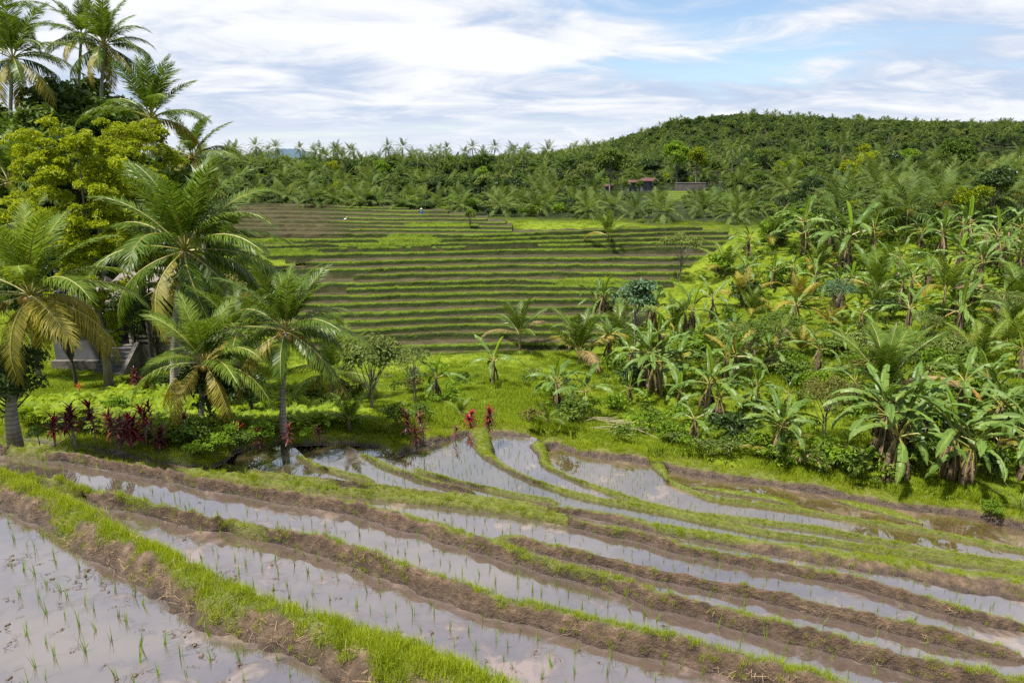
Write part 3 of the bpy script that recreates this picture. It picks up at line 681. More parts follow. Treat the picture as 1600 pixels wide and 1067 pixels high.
# ------------------------------------------------------------------ dry terraces on the far slope
TLIP = []
PATCH = [(925, 441, 62, 8), (640, 376, 50, 10), (430, 394, 75, 5), (690, 351, 60, 3), (575, 383, 50, 4), (420, 376, 60, 4)]
for k in range(len(LIPS)):
    P = lipsW[k]; n = len(P); z0 = ZC - lip_drop(k)
    wob = 0.75 * fbm(np.c_[P[:, 0] * 0.07, np.full(n, k * 0.22)], 2, 80) + 0.24 * fbm(np.c_[P[:, 0] * 0.35, np.full(n, k * 3.1)], 4, 81)
    P = P.copy(); P[:, 1] += wob
    rise = 0.348 if k <= 17 else 0.22
    nxt = 2.6 if k < 17 else 6.0
    cols, turf = [], []
    for dy, z, tf in [(-0.42, -rise - 0.45, 0.2), (-0.15, -rise * 0.95, 0.3), (-0.11, -rise * 0.6, 0.6), (-0.05, -rise * 0.25, 0.9), (0.0, 0.02, 1), (0.10, 0.0, 1), (0.17, -0.05, 0.2), (0.5, -0.07, 0), (1.3, -0.06, 0.0), (2.0, -0.06, 0.0), (nxt + 0.3, -0.08, 0)]:  # turf value falls down the riser, which brings in the painted shade
        q = P.copy(); q[:, 1] += dy + 0.05 * fbm(np.c_[P[:, 0] * 1.5, np.full(n, dy * 9 + k)], 2, 83); q[:, 2] = z0 + z + 0.02 * fbm(np.c_[P[:, 0] * 2, np.full(n, dy + k)], 2, 85)
        cols.append(q)
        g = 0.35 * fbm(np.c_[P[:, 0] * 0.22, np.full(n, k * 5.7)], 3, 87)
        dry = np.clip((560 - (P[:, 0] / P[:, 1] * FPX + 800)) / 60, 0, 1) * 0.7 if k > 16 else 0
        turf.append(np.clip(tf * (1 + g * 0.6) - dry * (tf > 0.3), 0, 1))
    G = np.stack(cols, 1); T_ = np.stack(turf, 1)
    qx, qy = px_of(G.reshape(-1, 3))
    for cx, cy, rx, ry in PATCH:                    # plots that carry a crop of young grass
        T_ = np.where(((((qx - cx) / rx) ** 2 + ((qy - cy) / ry) ** 2) < 1).reshape(T_.shape), 1.0, T_)
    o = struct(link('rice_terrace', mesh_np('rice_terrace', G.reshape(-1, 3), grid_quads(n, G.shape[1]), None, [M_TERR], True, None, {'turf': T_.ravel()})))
    o['label'] = 'dry brown rice terrace step with a grassy lip'
    TLIP.append((G, T_))
# ------------------------------------------------------------------ plant materials
M_FROND = leaf_mat('coconut_frond', (0.052, 0.098, 0.010), (0.128, 0.19, 0.024), trans=0.38, rough=0.38, spec=0.25)
M_FRONDY = leaf_mat('yellowing_frond', (0.13, 0.14, 0.015), (0.34, 0.27, 0.045), trans=0.35)
M_FRONDL = leaf_mat('young_frond', (0.075, 0.13, 0.012), (0.17, 0.23, 0.025), trans=0.38)
M_FRONDB = leaf_mat('dry_frond', (0.16, 0.10, 0.04), (0.34, 0.26, 0.13), trans=0.2, rough=0.7)
M_FRONDF = leaf_mat('far_palm_crown', (0.045, 0.08, 0.016), (0.135, 0.18, 0.04), trans=0.34, rough=0.6, spec=0.12)
M_RACHIS = mat_plain('frond_stalk', (0.16, 0.17, 0.03), (0.30, 0.25, 0.06), 8, 0.5, 0)
M_PTRUNK = bark_mat('palm_trunk', (0.17, 0.15, 0.125), (0.36, 0.335, 0.29), 5, 0.7, 0.85, 2.6)
M_BARK = bark_mat('grey_bark', (0.075, 0.06, 0.045), (0.24, 0.21, 0.17), 7, 0.3)
M_DBARK = bark_mat('dark_bark', (0.025, 0.019, 0.014), (0.075, 0.058, 0.042), 7, 0.3)
M_BAN = leaf_mat('banana_leaf', (0.058, 0.115, 0.018), (0.135, 0.215, 0.040), trans=0.32, rough=0.42, spec=0.25)
M_BANN = leaf_mat('new_banana_leaf', (0.12, 0.22, 0.012), (0.21, 0.32, 0.02), trans=0.45, rough=0.35)
M_BANY = leaf_mat('dying_banana_leaf', (0.20, 0.12, 0.03), (0.40, 0.22, 0.035), trans=0.3, rough=0.6)
M_BAND = leaf_mat('dead_banana_leaf', (0.055, 0.035, 0.024), (0.24, 0.17, 0.12), trans=0.12, rough=0.8, spec=0.1)
M_BSTEM = bark_mat('banana_stem', (0.045, 0.03, 0.018), (0.15, 0.12, 0.05), 5, 0.25)
LEAFM = {
 'yellow': leaf_mat('yellow_green_foliage', (0.115, 0.16, 0.005), (0.30, 0.35, 0.012), trans=0.42),
 'mid': leaf_mat('green_foliage', (0.05, 0.092, 0.012), (0.12, 0.175, 0.022), trans=0.3),
 'dark': leaf_mat('dark_foliage', (0.018, 0.042, 0.010), (0.062, 0.098, 0.020), trans=0.22, rough=0.4, spec=0.25),
 'pale': leaf_mat('pale_foliage', (0.085, 0.12, 0.028), (0.19, 0.235, 0.06), trans=0.35),
 'blue': leaf_mat('blue_green_foliage', (0.06, 0.12, 0.06), (0.14, 0.215, 0.11), trans=0.3),
 'bright': leaf_mat('bright_foliage', (0.085, 0.16, 0.010), (0.18, 0.28, 0.018), trans=0.38),
 'olive': leaf_mat('olive_foliage', (0.095, 0.10, 0.018), (0.19, 0.18, 0.04), trans=0.3),
 'hill': leaf_mat('hill_foliage', (0.03, 0.062, 0.014), (0.085, 0.135, 0.026), trans=0.3),
}
M_RED = leaf_mat('red_cordyline', (0.05, 0.006, 0.012), (0.34, 0.012, 0.03), trans=0.3, rough=0.35, spec=0.25)
M_MAR = leaf_mat('maroon_cordyline', (0.045, 0.012, 0.014), (0.16, 0.035, 0.035), trans=0.2, rough=0.35, spec=0.25)
M_ORA = leaf_mat('orange_bromeliad', (0.35, 0.08, 0.02), (0.55, 0.16, 0.03), trans=0.3)
M_GRASS = [leaf_mat('bund_grass', (0.15, 0.215, 0.008), (0.33, 0.38, 0.02), trans=0.4, rough=0.5, tip=(0.30, 0.30, 0.06)),
           leaf_mat('bank_grass', (0.10, 0.16, 0.006), (0.235, 0.295, 0.012), trans=0.4, rough=0.5),
           leaf_mat('fern_green', (0.11, 0.185, 0.008), (0.26, 0.33, 0.014), trans=0.42, rough=0.5),
           leaf_mat('terrace_grass', (0.17, 0.235, 0.008), (0.33, 0.37, 0.018), trans=0.4, rough=0.55),
           leaf_mat('rice_green', (0.14, 0.26, 0.012), (0.25, 0.38, 0.02), trans=0.42, rough=0.45),
           leaf_mat('dry_grass', (0.22, 0.15, 0.06), (0.42, 0.31, 0.15), trans=0.3, rough=0.7)]
M_STRAW = leaf_mat('straw', (0.07, 0.045, 0.025), (0.30, 0.21, 0.12), trans=0.1, rough=0.8, spec=0.15)
M_NUT = mat_plain('coconut_husk', (0.16, 0.14, 0.02), (0.42, 0.22, 0.03), 9, 0.5, 0)

# ------------------------------------------------------------------ leaf shapes
def frond_arrays(L=4.0, beta=1.2, nl=84, ll=0.85, wid=0.060, droop=0.45, seed=0, vee=0.25, t0=0.16):
    r = np.random.default_rng(seed)
    n = 14; t = np.linspace(0, 1, n); an = -beta * t ** 1.5
    ds = L / (n - 1); x = np.r_[0, np.cumsum(np.cos(an[:-1]) * ds)]; z = np.r_[0, np.cumsum(np.sin(an[:-1]) * ds)]
    y = 0.13 * L * r.uniform(-1, 1) * t ** 2
    C = np.c_[x, y, z]
    rach = MB(); rach.tube(C, 0.035 * (1 - t * 0.85) * L / 4 + 0.004, 4, 0, False)
    tt = np.repeat(np.linspace(t0, 0.995, nl), 2); sd = np.tile([1, -1], nl)
    tt = np.clip(tt + r.normal(0, 0.006, len(tt)), 0, 1)
    P = np.c_[[np.interp(tt, t, C[:, i]) for i in range(3)]].T
    a = np.interp(tt, t, an); T = np.c_[np.cos(a), 0 * a, np.sin(a)]; Nn = np.c_[-np.sin(a), 0 * a, np.cos(a)]
    S = np.c_[0 * a, sd, 0 * a]
    al = np.radians(np.interp(tt, [0, 0.3, 0.8, 1], [55, 32, 40, 68])) + r.normal(0, 0.07, len(tt))
    D = S * np.cos(al)[:, None] + T * np.sin(al)[:, None] + Nn * (vee * (1 - tt * 0.5) + r.normal(0, 0.09, len(tt)))[:, None]
    D /= np.linalg.norm(D, axis=1)[:, None]
    l = ll * np.interp(tt, [t0, t0 + 0.1, 0.4, 0.75, 1], [0.55, 0.85, 1.0, 0.78, 0.36]) * r.uniform(0.88, 1.08, len(tt))
    g = np.array([0, 0, -1.0])
    mid = P + D * (l * 0.5)[:, None] + g * (droop * 0.14 * l)[:, None]
    D2 = D + g * (droop * (1.1 + r.normal(0, 0.35, len(tt))))[:, None] + r.normal(0, 0.10, (len(tt), 3)); D2 /= np.linalg.norm(D2, axis=1)[:, None]
    tip = mid + D2 * (l * 0.52)[:, None]
    W = T * (wid * 0.5); W = np.broadcast_to(W, P.shape)
    V = np.stack([P - W * 0.8, P + W * 0.8, mid + W, mid - W, tip], 1).reshape(-1, 3)
    i = np.arange(len(tt)) * 5
    return rach, V, np.c_[i, i + 1, i + 2, i + 3], np.c_[i + 3, i + 2, i + 4]
def frond_mesh(name, mat, **k):
    rach, V, q, t = frond_arrays(**k)
    b = MB(); b.add(rach.v[0], rach.q[0], (), 1); b.add(V, q, t, 0)
    return b.mesh(name, [mat, M_RACHIS])
FR = {}
for nm, mat in (('g', M_FROND), ('y', M_FRONDY), ('l', M_FRONDL), ('b', M_FRONDB)):
    FR['up' + nm] = [frond_mesh('frond', mat, L=4.0, beta=0.6 + 0.3 * s, droop=0.55, ll=0.95, vee=0.42, seed=s) for s in range(2)]
    FR['mid' + nm] = [frond_mesh('frond', mat, L=4.2, beta=1.25 + 0.3 * s, droop=0.95, ll=1.0, vee=0.25, seed=5 + s) for s in range(2)]
    FR['low' + nm] = [frond_mesh('frond', mat, L=4.0, beta=1.4 + 0.2 * s, droop=2.0, ll=0.95, vee=0.05, seed=9 + s) for s in range(2)]

def trunk_mesh(name, H, dx, dy, r0, r1, mat, flare=1.5, k=9, n=14):
    t = np.linspace(0, 1, n); pts = np.c_[dx * t ** 1.6, dy * t ** 1.6, H * t]
    pts[0, 2] = -0.5
    r = r0 + (r1 - r0) * t; r = r * (1 + (flare - 1) * np.exp(-t * H / 0.35))
    b = MB(); b.tube(pts, r, k, 0)
    return b.mesh(name, [mat], True)
def nut_mesh():
    b = MB(); k = 6
    for j in range(7):
        a = j * 2.4; c = np.array([0.22 * math.cos(a), 0.22 * math.sin(a), -0.12 - 0.1 * (j % 3)])
        n = 5; t = np.linspace(0.05, 0.95, n) * math.pi
        b.tube(c + np.c_[0 * t, 0 * t, -0.13 * np.cos(t) * -1], 0.105 * np.sin(t) + 0.01, k, 0)
    return b.mesh('fruit', [M_NUT], True)
NUT = nut_mesh()
def place_fronds(root, top, n, L, seed, emax=82, emin=-28, yellow=3, kind='g', az0=0.0, wind=(0.0, 0.0), dead=0):
    r = random.Random(seed)
    for i in range(n):
        f = (i + r.uniform(-0.3, 0.3)) / max(1, n - 1); f = min(1, max(0, f))
        e = emax + (emin - emax) * f ** 1.2 + r.uniform(-7, 7)
        az = az0 + i * 2.39996 + r.uniform(-0.25, 0.25)
        kk = 'y' if i >= n - yellow and yellow else kind
        if i >= n - dead: kk = 'b'
        v = ('up' if e > 48 else 'mid' if e > 4 else 'low') + kk
        s = L / 4.0 * r.uniform(0.88, 1.08) * (0.92 + 0.08 * min(1, i / 5))
        az += wind[0] * math.sin(wind[1] - az)
        link('frond', FR[v][r.randrange(2)], root, top, (r.uniform(-0.25, 0.25), -R(e), az), s)
def coconut(base, top, L, n, seed, label, group=None, r0=0.16, yellow=3, kind='g', nuts=True, emax=82, emin=-28, mat=None, wind=(0.25, 0.3), dead=0):
    base = np.asarray(base, float); top = np.asarray(top, float); d = top - base
    root = empty('coconut_palm', base)
    tm = trunk_mesh('trunk', d[2], d[0], d[1], r0, r0 * 0.72, mat or M_PTRUNK)
    link('trunk', tm, root)
    tl = Vector(d)
    place_fronds(root, tl, n, L, seed, emax, emin, yellow, kind, seed * 0.7, wind, dead)
    if nuts: link('fruit', NUT, root, tl, (0, 0, seed), 0.9)
    return tag(root, label, 'palm tree', group)
def young_palm(base, L, n, seed, label, kind='l', yellow=1, emin=32, group=None, stem=0.0, dead=0):
    root = empty('young_coconut_palm', base)
    b = MB(); b.tube(np.array([(0, 0, -0.3), (0, 0, 0.1), (0, 0, 0.25 + stem)]), [0.10, 0.085, 0.05] if not stem else [0.12, 0.1, 0.07], 7, 0)
    link('trunk', b.mesh('trunk', [M_BSTEM], True), root)
    place_fronds(root, (0, 0, 0.15 + stem), n, L, seed, 86, emin, yellow, kind, seed * 1.3, (0.2, 0.3), dead)
    return tag(root, label, 'palm tree', group)

# far palms: one crown mesh and one trunk mesh each
def far_crown(seed, nf=17, nl=24):
    r = np.random.default_rng(seed); b = MB()
    for i in range(nf):
        f = i / (nf - 1); e = R(82 - 108 * f ** 0.85 + r.uniform(-8, 8)); az = i * 2.4 + r.uniform(-0.3, 0.3)
        rach, V, q, t = frond_arrays(3.6 * r.uniform(0.85, 1.1), 0.55 + 0.9 * f, nl, 0.95, 0.105, 0.3 + 1.1 * f, seed * 50 + i)
        V = np.concatenate([V]); ce, se = math.cos(e), math.sin(e)
        M = np.array([[ce, 0, -se], [0, 1, 0], [se, 0, ce]]); A = np.array([[math.cos(az), -math.sin(az), 0], [math.sin(az), math.cos(az), 0], [0, 0, 1]])
        b.add(V @ M.T @ A.T, q, t, 0)
    return b.mesh('crown', [M_FRONDF])
FCROWN = [far_crown(s) for s in range(5)]
FTRUNK = [trunk_mesh('trunk', 1.0, dx, dy, 0.02, 0.013, M_BARK, 1.3, 6, 8) for dx, dy in ((0.06, 0.02), (-0.08, 0.03), (0.02, -0.05))]
FTOP = [(0.06, 0.02), (-0.08, 0.03), (0.02, -0.05)]
def far_palm(base, H, s, i, label, group):
    root = empty('coconut_palm', base, random.uniform(0, 6.28))
    k = i % 3
    link('trunk', FTRUNK[k], root, None, None, (H, H, H))
    link('crown', FCROWN[i % 5], root, (FTOP[k][0] * H, FTOP[k][1] * H, H), (random.uniform(-0.1, 0.1), random.uniform(-0.1, 0.1), random.uniform(0, 6)), s)
    return tag(root, label, 'palm tree', group)

# ------------------------------------------------------------------ banana
def banana_leaf(name, mat, L=2.0, W=0.52, beta=1.1, seed=0, tear=0.35, e_pet=0.22, fold=0.35):
    r = np.random.default_rng(seed); n = 15
    t = np.linspace(0, 1, n); an = -beta * t ** 1.35; ds = L / (n - 1)
    x = np.r_[0, np.cumsum(np.cos(an[:-1]) * ds)]; z = np.r_[0, np.cumsum(np.sin(an[:-1]) * ds)]
    C = np.c_[x, 0 * x, z]; b = MB()
    b.tube(C, 0.03 * (1 - 0.85 * t) + 0.004, 4, 1, False)
    k0 = int(e_pet * n)
    prof = lambda u: W * 0.5 * (np.clip(u / 0.14, 0, 1) ** 0.6) * (np.clip((1 - u) / 0.22, 0, 1) ** 0.55)
    for sd in (1, -1):
        j = k0
        while j < n - 1:
            step = 1 if r.random() < tear else int(r.integers(2, 4)); j2 = min(n - 1, j + step)
            ks = np.arange(j, j2 + 1); u = (ks - k0) / (n - 1 - k0); w = np.maximum(prof(u), 0.015)
            ang = fold + r.normal(0, 0.22) * (1 if tear > 0.1 else 0.2); dr = r.uniform(0.0, 0.5) * (tear > 0.1)
            nx, nz_ = -np.sin(an[ks]), np.cos(an[ks])
            o1 = np.c_[nx * math.sin(ang), np.full(len(ks), sd * math.cos(ang)), nz_ * math.sin(ang)]
            a2 = ang - 0.5 - dr
            o2 = np.c_[nx * math.sin(a2), np.full(len(ks), sd * math.cos(a2)), nz_ * math.sin(a2)]
            A = C[ks] + np.array([0, 0, 0.012]); B = A + o1 * (w * 0.5)[:, None]; D = B + o2 * (w * 0.5)[:, None]
            if j2 - j >= 1 and tear > 0.1:                              # torn edge: ribbons pull apart towards the rim
                cx = D.mean(0); D = cx + (D - cx) * r.uniform(0.72, 0.98)
            V = np.stack([A, B, D], 1).reshape(-1, 3); q = grid_quads(len(ks), 3)
            b.add(V, q, (), 0); j = j2
    return b.mesh(name, [mat, M_RACHIS])
BL = {'new': [banana_leaf('leaf', M_BANN, 1.7, 0.34, 0.35, s, 0.05, 0.2, 0.75) for s in range(2)],
      'up': [banana_leaf('leaf', M_BAN, 2.1, 0.38, 0.8 + 0.25 * s, 3 + s, 0.4, 0.2, 0.45) for s in range(3)],
      'arch': [banana_leaf('leaf', M_BAN, 2.25, 0.40, 1.3 + 0.2 * s, 7 + s, 0.65, 0.2, 0.3) for s in range(4)],
      'low': [banana_leaf('leaf', M_BAN, 2.0, 0.38, 1.7, 13 + s, 0.85, 0.2, 0.1) for s in range(2)],
      'yel': [banana_leaf('leaf', M_BANY, 1.7, 0.24, 1.3, 17, 0.6, 0.2, 0.0)],
      'dead': [banana_leaf('dead_leaf', M_BAND, 1.6, 0.30, 0.7, 20 + s, 0.8, 0.1, -0.5) for s in range(3)]}
def banana(base, H, stems, seed, label, leaves=7, dead=5, yel=0, new=1, group='banana plants on the grassy slope', spread=0.22):
    """H = full height to the highest leaf tip"""
    r = random.Random(seed); root = empty('banana_plant', base, r.uniform(0, 6.28))
    s = H / 3.4
    for k in range(stems):
        a = k * 2.1 + r.random(); d = spread * (0.4 + k * 0.7) * (stems > 1) * s
        x, y = d * math.cos(a), d * math.sin(a); h = (1.55 if k == 0 else r.uniform(0.9, 1.6)) * s
        lx, ly = x * 1.5 + r.uniform(-0.1, 0.1), y * 1.5 + r.uniform(-0.1, 0.1)
        b = MB(); t = np.linspace(0, 1, 7)
        b.tube(np.c_[x + (lx - x) * t, y + (ly - y) * t, -0.25 + (h + 0.25) * t], np.array([0.15, 0.14, 0.125, 0.115, 0.10, 0.085, 0.06]) * s, 8, 0)
        link('pseudostem', b.mesh('pseudostem', [M_BSTEM], True), root)
        n = leaves if k == 0 else max(4, leaves - 2)
        for i in range(n):
            f = i / max(1, n - 1); e = 74 - 72 * f + r.uniform(-10, 10); az = i * 2.4 + r.uniform(-0.4, 0.4) + k
            kind = 'new' if i < new and k == 0 else 'up' if e > 52 else 'arch' if e > 14 else 'low'
            if kind == 'new': e = r.uniform(76, 88)
            if i >= n - yel and k == 0: kind = 'yel'; e = -20
            link('leaf', r.choice(BL[kind]), root, (lx, ly, h - 0.05), (r.uniform(-0.35, 0.35), -R(e), az), [f_ * s * v_ * (0.9 if k else 1) for v_ in [r.uniform(0.78, 1.05)] for f_ in (1.0, 0.72 if H > 3.6 else 0.95, 1.0)])
        for i in range(dead):
            az = i * 1.9 + r.uniform(-0.5, 0.5)
            link('dead_leaf', r.choice(BL['dead']), root, (lx + 0.07 * s * math.cos(az), ly + 0.07 * s * math.sin(az), h * r.uniform(0.72, 1.0)), (r.uniform(-0.5, 0.5), R(r.uniform(58, 84)), az), s * r.uniform(0.55, 0.95))
    return tag(root, label, 'banana plant', group)

# ------------------------------------------------------------------ broadleaf trees and shrubs
def leaves_mesh(name, mat, clumps, per, size, seed, flat=0.5, aspect=2.0):
    """clumps: (x,y,z,rx,rz) puffs; folded rhombic leaves fill the outer part of each puff"""
    r = np.random.default_rng(seed); Ps, Ns = [], []
    for cx, cy, cz, rx, rz in clumps:
        n = max(6, int(per * (rx * rx * rz) ** (2 / 3.0)))
        d = r.normal(size=(n, 3)); d /= np.linalg.norm(d, axis=1)[:, None]; d[:, 2] = np.where(d[:, 2] < -0.35, -d[:, 2] * 0.6, d[:, 2])
        rad = r.uniform(0.55, 1.06, n) ** 0.7
        Ps.append(np.c_[cx + d[:, 0] * rx * rad, cy + d[:, 1] * rx * rad, cz + d[:, 2] * rz * rad]); Ns.append(d)
    P, D = np.concatenate(Ps), np.concatenate(Ns); n = len(P)
    nrm = D * 0.55 + r.normal(0, 0.5, (n, 3)) + np.array([0, 0, flat]); nrm /= np.linalg.norm(nrm, axis=1)[:, None]
    a = np.cross(nrm, r.normal(size=(n, 3))); a /= np.linalg.norm(a, axis=1)[:, None] + 1e-9; b = np.cross(nrm, a)
    s = size * r.uniform(0.65, 1.35, n); l = a * (s * 0.5)[:, None]; w = b * (s * 0.5 / aspect)[:, None]; up = nrm * (s * 0.10)[:, None]
    V = np.stack([P - l, P + w + up, P + l - up * 1.5, P - w + up], 1).reshape(-1, 3)
    i = np.arange(n) * 4
    return mesh_np(name, V, None, np.concatenate([np.c_[i, i + 1, i + 2], np.c_[i, i + 2, i + 3]]), [mat])
def puffs(rx, rz, cz, n, pr, seed, lobes=None):
    r = np.random.default_rng(seed); out = []
    for k in range(n):
        d = r.normal(size=3); d /= np.linalg.norm(d)
        if d[2] < -0.5: d[2] *= -0.5
        rad = r.uniform(0.45, 0.92)
        q = pr * r.uniform(0.65, 1.3)
        out.append((d[0] * rx * rad, d[1] * rx * rad, cz + d[2] * rz * rad, q, q * r.uniform(0.6, 0.85)))
    return out
def limbs_mesh(name, H, clumps, r0, mat, seed, lean=(0, 0), stems=1):
    r = np.random.default_rng(seed); b = MB()
    for s_ in range(stems):
        ox, oy = (0, 0) if stems == 1 else (r.uniform(-0.12, 0.12), r.uniform(-0.12, 0.12))
        t = np.linspace(0, 1, 8)
        b.tube(np.c_[ox + lean[0] * t + 0.05 * H * 0.3 * np.sin(t * 5 + s_), oy + lean[1] * t + 0.012 * H * np.cos(t * 4 + s_ * 2), -0.3 + (H + 0.3) * t], r0 * (1.15 - 0.85 * t) / math.sqrt(stems), 7, 0)
    idx = r.permutation(len(clumps))[:14]
    for k in idx:
        cx, cy, cz, q, _ = clumps[k]; f = r.uniform(0.35, 0.85); st = np.array([lean[0] * f, lean[1] * f, H * f]); en = np.array([cx, cy, cz])
        t = np.linspace(0, 1, 5)[:, None]; md = (st + en) / 2 + np.array([0, 0, -0.08 * np.linalg.norm(en - st)])
        b.tube((1 - t) ** 2 * st + 2 * t * (1 - t) * md + t * t * en, r0 * np.array([0.42, 0.34, 0.26, 0.18, 0.08]), 5, 0)
    return b.mesh(name, [mat], True)
class TreeKind:
    def __init__(s, rx, rz, cz, H, r0, n, pr, per, size, seed, bark=None, lean=(0, 0), stems=1, clumps=None, flat=0.5, aspect=2.0):
        s.cl = clumps or puffs(rx, rz, cz, n, pr, seed); s.bark = bark or M_BARK
        s.trunk = limbs_mesh('trunk', H, s.cl, r0, s.bark, seed, lean, stems); s.args = (per, size, seed, flat, aspect); s.crown = {}
    def get(s, mk):
        if mk not in s.crown: s.crown[mk] = leaves_mesh('crown', LEAFM[mk], s.cl, *s.args)
        return s.crown[mk]
def tree(kind, mk, base, s, label, cat='tree', name='broadleaf_tree', group=None, rz=None, sz=None):
    root = empty(name, base, random.uniform(0, 6.28) if rz is None else rz, s)
    if sz: root.scale = (s, s, s * sz)
    link('trunk', kind.trunk, root); link('crown', kind.get(mk), root)
    return tag(root, label, cat, group)
# kinds are about 8 m tall (forest), 2 m (shrub)
FT = [TreeKind(2.6, 2.5, 5.6, 4.6, 0.17, 26, 1.0, 130, 0.42, 100 + s) for s in range(3)]
FT.append(TreeKind(1.7, 3.2, 5.2, 5.5, 0.15, 24, 0.85, 150, 0.40, 104))
FT.append(TreeKind(3.0, 1.5, 6.4, 5.6, 0.16, 24, 0.95, 130, 0.42, 105))
SH = [TreeKind(0.75, 0.55, 0.62, 0.5, 0.03, 15, 0.36, 480, 0.17, 110 + s, M_DBARK, stems=3) for s in range(3)]
SHL = [TreeKind(0.8, 0.6, 0.65, 0.5, 0.03, 13, 0.36, 210, 0.30, 115 + s, M_DBARK, stems=3) for s in range(2)]
AIRY = [TreeKind(1.5, 0.75, 2.5, 2.3, 0.05, 24, 0.42, 520, 0.13, 120 + s, M_BARK, stems=4, flat=1.0) for s in range(2)]

# ------------------------------------------------------------------ red-leaved plants
def strap(b, base, az, e, L, W, bend, m=0, n=4):
    t = np.linspace(0, 1, n); an = e - bend * t; ds = L / (n - 1)
    rr_ = np.r_[0, np.cumsum(np.cos(an[:-1]) * ds)]; zz_ = np.r_[0, np.cumsum(np.sin(an[:-1]) * ds)]
    C = np.c_[base[0] + rr_ * math.cos(az), base[1] + rr_ * math.sin(az), base[2] + zz_]
    S = np.array([-math.sin(az), math.cos(az), 0]); w = W * 0.5 * np.interp(t, [0, 0.4, 1], [0.35, 1, 0.04])
    V = np.stack([C - S * w[:, None], C + S * w[:, None]], 1).reshape(-1, 3)
    b.add(V, grid_quads(n, 2), (), m)
def rosette(mat, seed, n=26, L=0.34, W=0.07, tall=0.3):
    r = np.random.default_rng(seed); b = MB()
    for i in range(n):
        f = i / n; strap(b, (0, 0, tall * (1 - f)), i * 2.4 + r.normal(0, 0.2), R(78 - 90 * f) + r.normal(0, 0.12), L * r.uniform(0.8, 1.15), W, r.uniform(0.9, 2.0))
    return b.mesh('leaf_rosette', [mat])
ROS = {'red': [rosette(M_RED, s, 24, 0.36, 0.075, 0.28) for s in range(3)], 'mar': [rosette(M_MAR, 5 + s, 28, 0.34, 0.065, 0.4) for s in range(3)], 'ora': [rosette(M_ORA, 9, 20, 0.26, 0.05, 0.12)]}
def cordyline(base, H, heads, seed, label, group='red leaved cordylines along the bank', mats=('red',)):
    r = random.Random(seed); root = empty('cordyline_plant', base)
    for k in range(heads):
        h = H * (1 if k == 0 else r.uniform(0.45, 0.92)) - 0.32; dx, dy = (0, 0) if k == 0 else (r.uniform(-0.32, 0.32), r.uniform(-0.25, 0.25))
        h = max(0.08, h)
        b = MB(); t = np.linspace(0, 1, 5); b.tube(np.c_[dx * t, dy * t, -0.15 + (h + 0.15) * t], 0.018, 5, 0)
        link('stem', b.mesh('stem', [M_BARK], True), root)
        link('leaf_rosette', r.choice(ROS[mats[k % len(mats)]]), root, (dx, dy, h - 0.05), (r.uniform(-0.2, 0.2), r.uniform(-0.2, 0.2), r.uniform(0, 6)), r.uniform(0.85, 1.15))
    return tag(root, label, 'cordyline', group)

# ------------------------------------------------------------------ grasses
def tuft(seed, n, rad, hmin, hmax, w, mat, bend=0.5, fan=0.35, seg=2):
    r = np.random.default_rng(seed); b = MB()
    for i in range(n):
        a = r.uniform(0, 6.28); d = rad * math.sqrt(r.random()); h = r.uniform(hmin, hmax)
        az = r.uniform(0, 6.28); e = R(90) - abs(r.normal(0, fan)); bn = r.uniform(0.1, 1) * bend
        t = np.linspace(0, 1, seg + 1); an = e - bn * t; ds = h / seg
        rr_ = np.r_[0, np.cumsum(np.cos(an[:-1]) * ds)]; zz_ = np.r_[0, np.cumsum(np.sin(an[:-1]) * ds)]
        C = np.c_[d * math.cos(a) + rr_ * math.cos(az), d * math.sin(a) + rr_ * math.sin(az), zz_ - 0.01]
        sa = az + 1.57 + r.normal(0, 0.5); S = np.array([math.cos(sa), math.sin(sa), 0]) * w * 0.5
        ww = np.linspace(1, 0.5, seg)[:, None]
        V = np.concatenate([np.stack([C[:-1] - S * ww, C[:-1] + S * ww], 1).reshape(-1, 3), C[-1:]])
        q = grid_quads(seg, 2) if seg > 1 else []
        e_ = (seg - 1) * 2
        b.add(V, q, [(e_, e_ + 1, e_ + 2)], 0)
    return b.mesh('grass_tuft', [mat])
def fern(seed, n=9, L=0.55, mat=None):
    r = np.random.default_rng(seed); b = MB()
    for i in range(n):
        rach, V, q, t = frond_arrays(L * r.uniform(0.7, 1.1), r.uniform(0.9, 1.5), 11, 0.16, 0.05, 0.15, seed * 20 + i, 0.1, 0.1)
        e = R(r.uniform(35, 75)); az = i * 6.28 / n + r.uniform(-0.3, 0.3); ce, se = math.cos(e), math.sin(e)
        M = np.array([[ce, 0, -se], [0, 1, 0], [se, 0, ce]]); A = np.array([[math.cos(az), -math.sin(az), 0], [math.sin(az), math.cos(az), 0], [0, 0, 1]])
        b.add(V @ M.T @ A.T, q, t, 0)
    return b.mesh('fern', [mat or M_GRASS[2]])
C_BUND = make_collection('bund_grass_src', [src('tuft', tuft(s, 34, 0.07, 0.05, 0.14, 0.006, M_GRASS[0], 0.8, 0.4)) for s in range(5)])
C_BANK = make_collection('bank_grass_src', [src('tuft', tuft(10 + s, 60, 0.30, 0.07, 0.20, 0.016, M_GRASS[1], 0.9, 0.45)) for s in range(5)])
C_FERN = make_collection('fern_src', [src('tuft', fern(s)) for s in range(4)])
C_TERR = make_collection('terrace_grass_src', [src('tuft', tuft(20 + s, 34, 0.22, 0.10, 0.22, 0.028, M_GRASS[3], 0.7, 0.4)) for s in range(4)])
C_RICE = make_collection('rice_src', [src('tuft', tuft(30 + s, 6, 0.012, 0.13, 0.24, 0.009, M_GRASS[4], 0.5, 0.16)) for s in range(5)])
C_DRY = make_collection('dry_grass_src', [src('tuft', tuft(40 + s, 40, 0.16, 0.15, 0.42, 0.010, M_GRASS[5], 0.8, 0.35)) for s in range(3)])
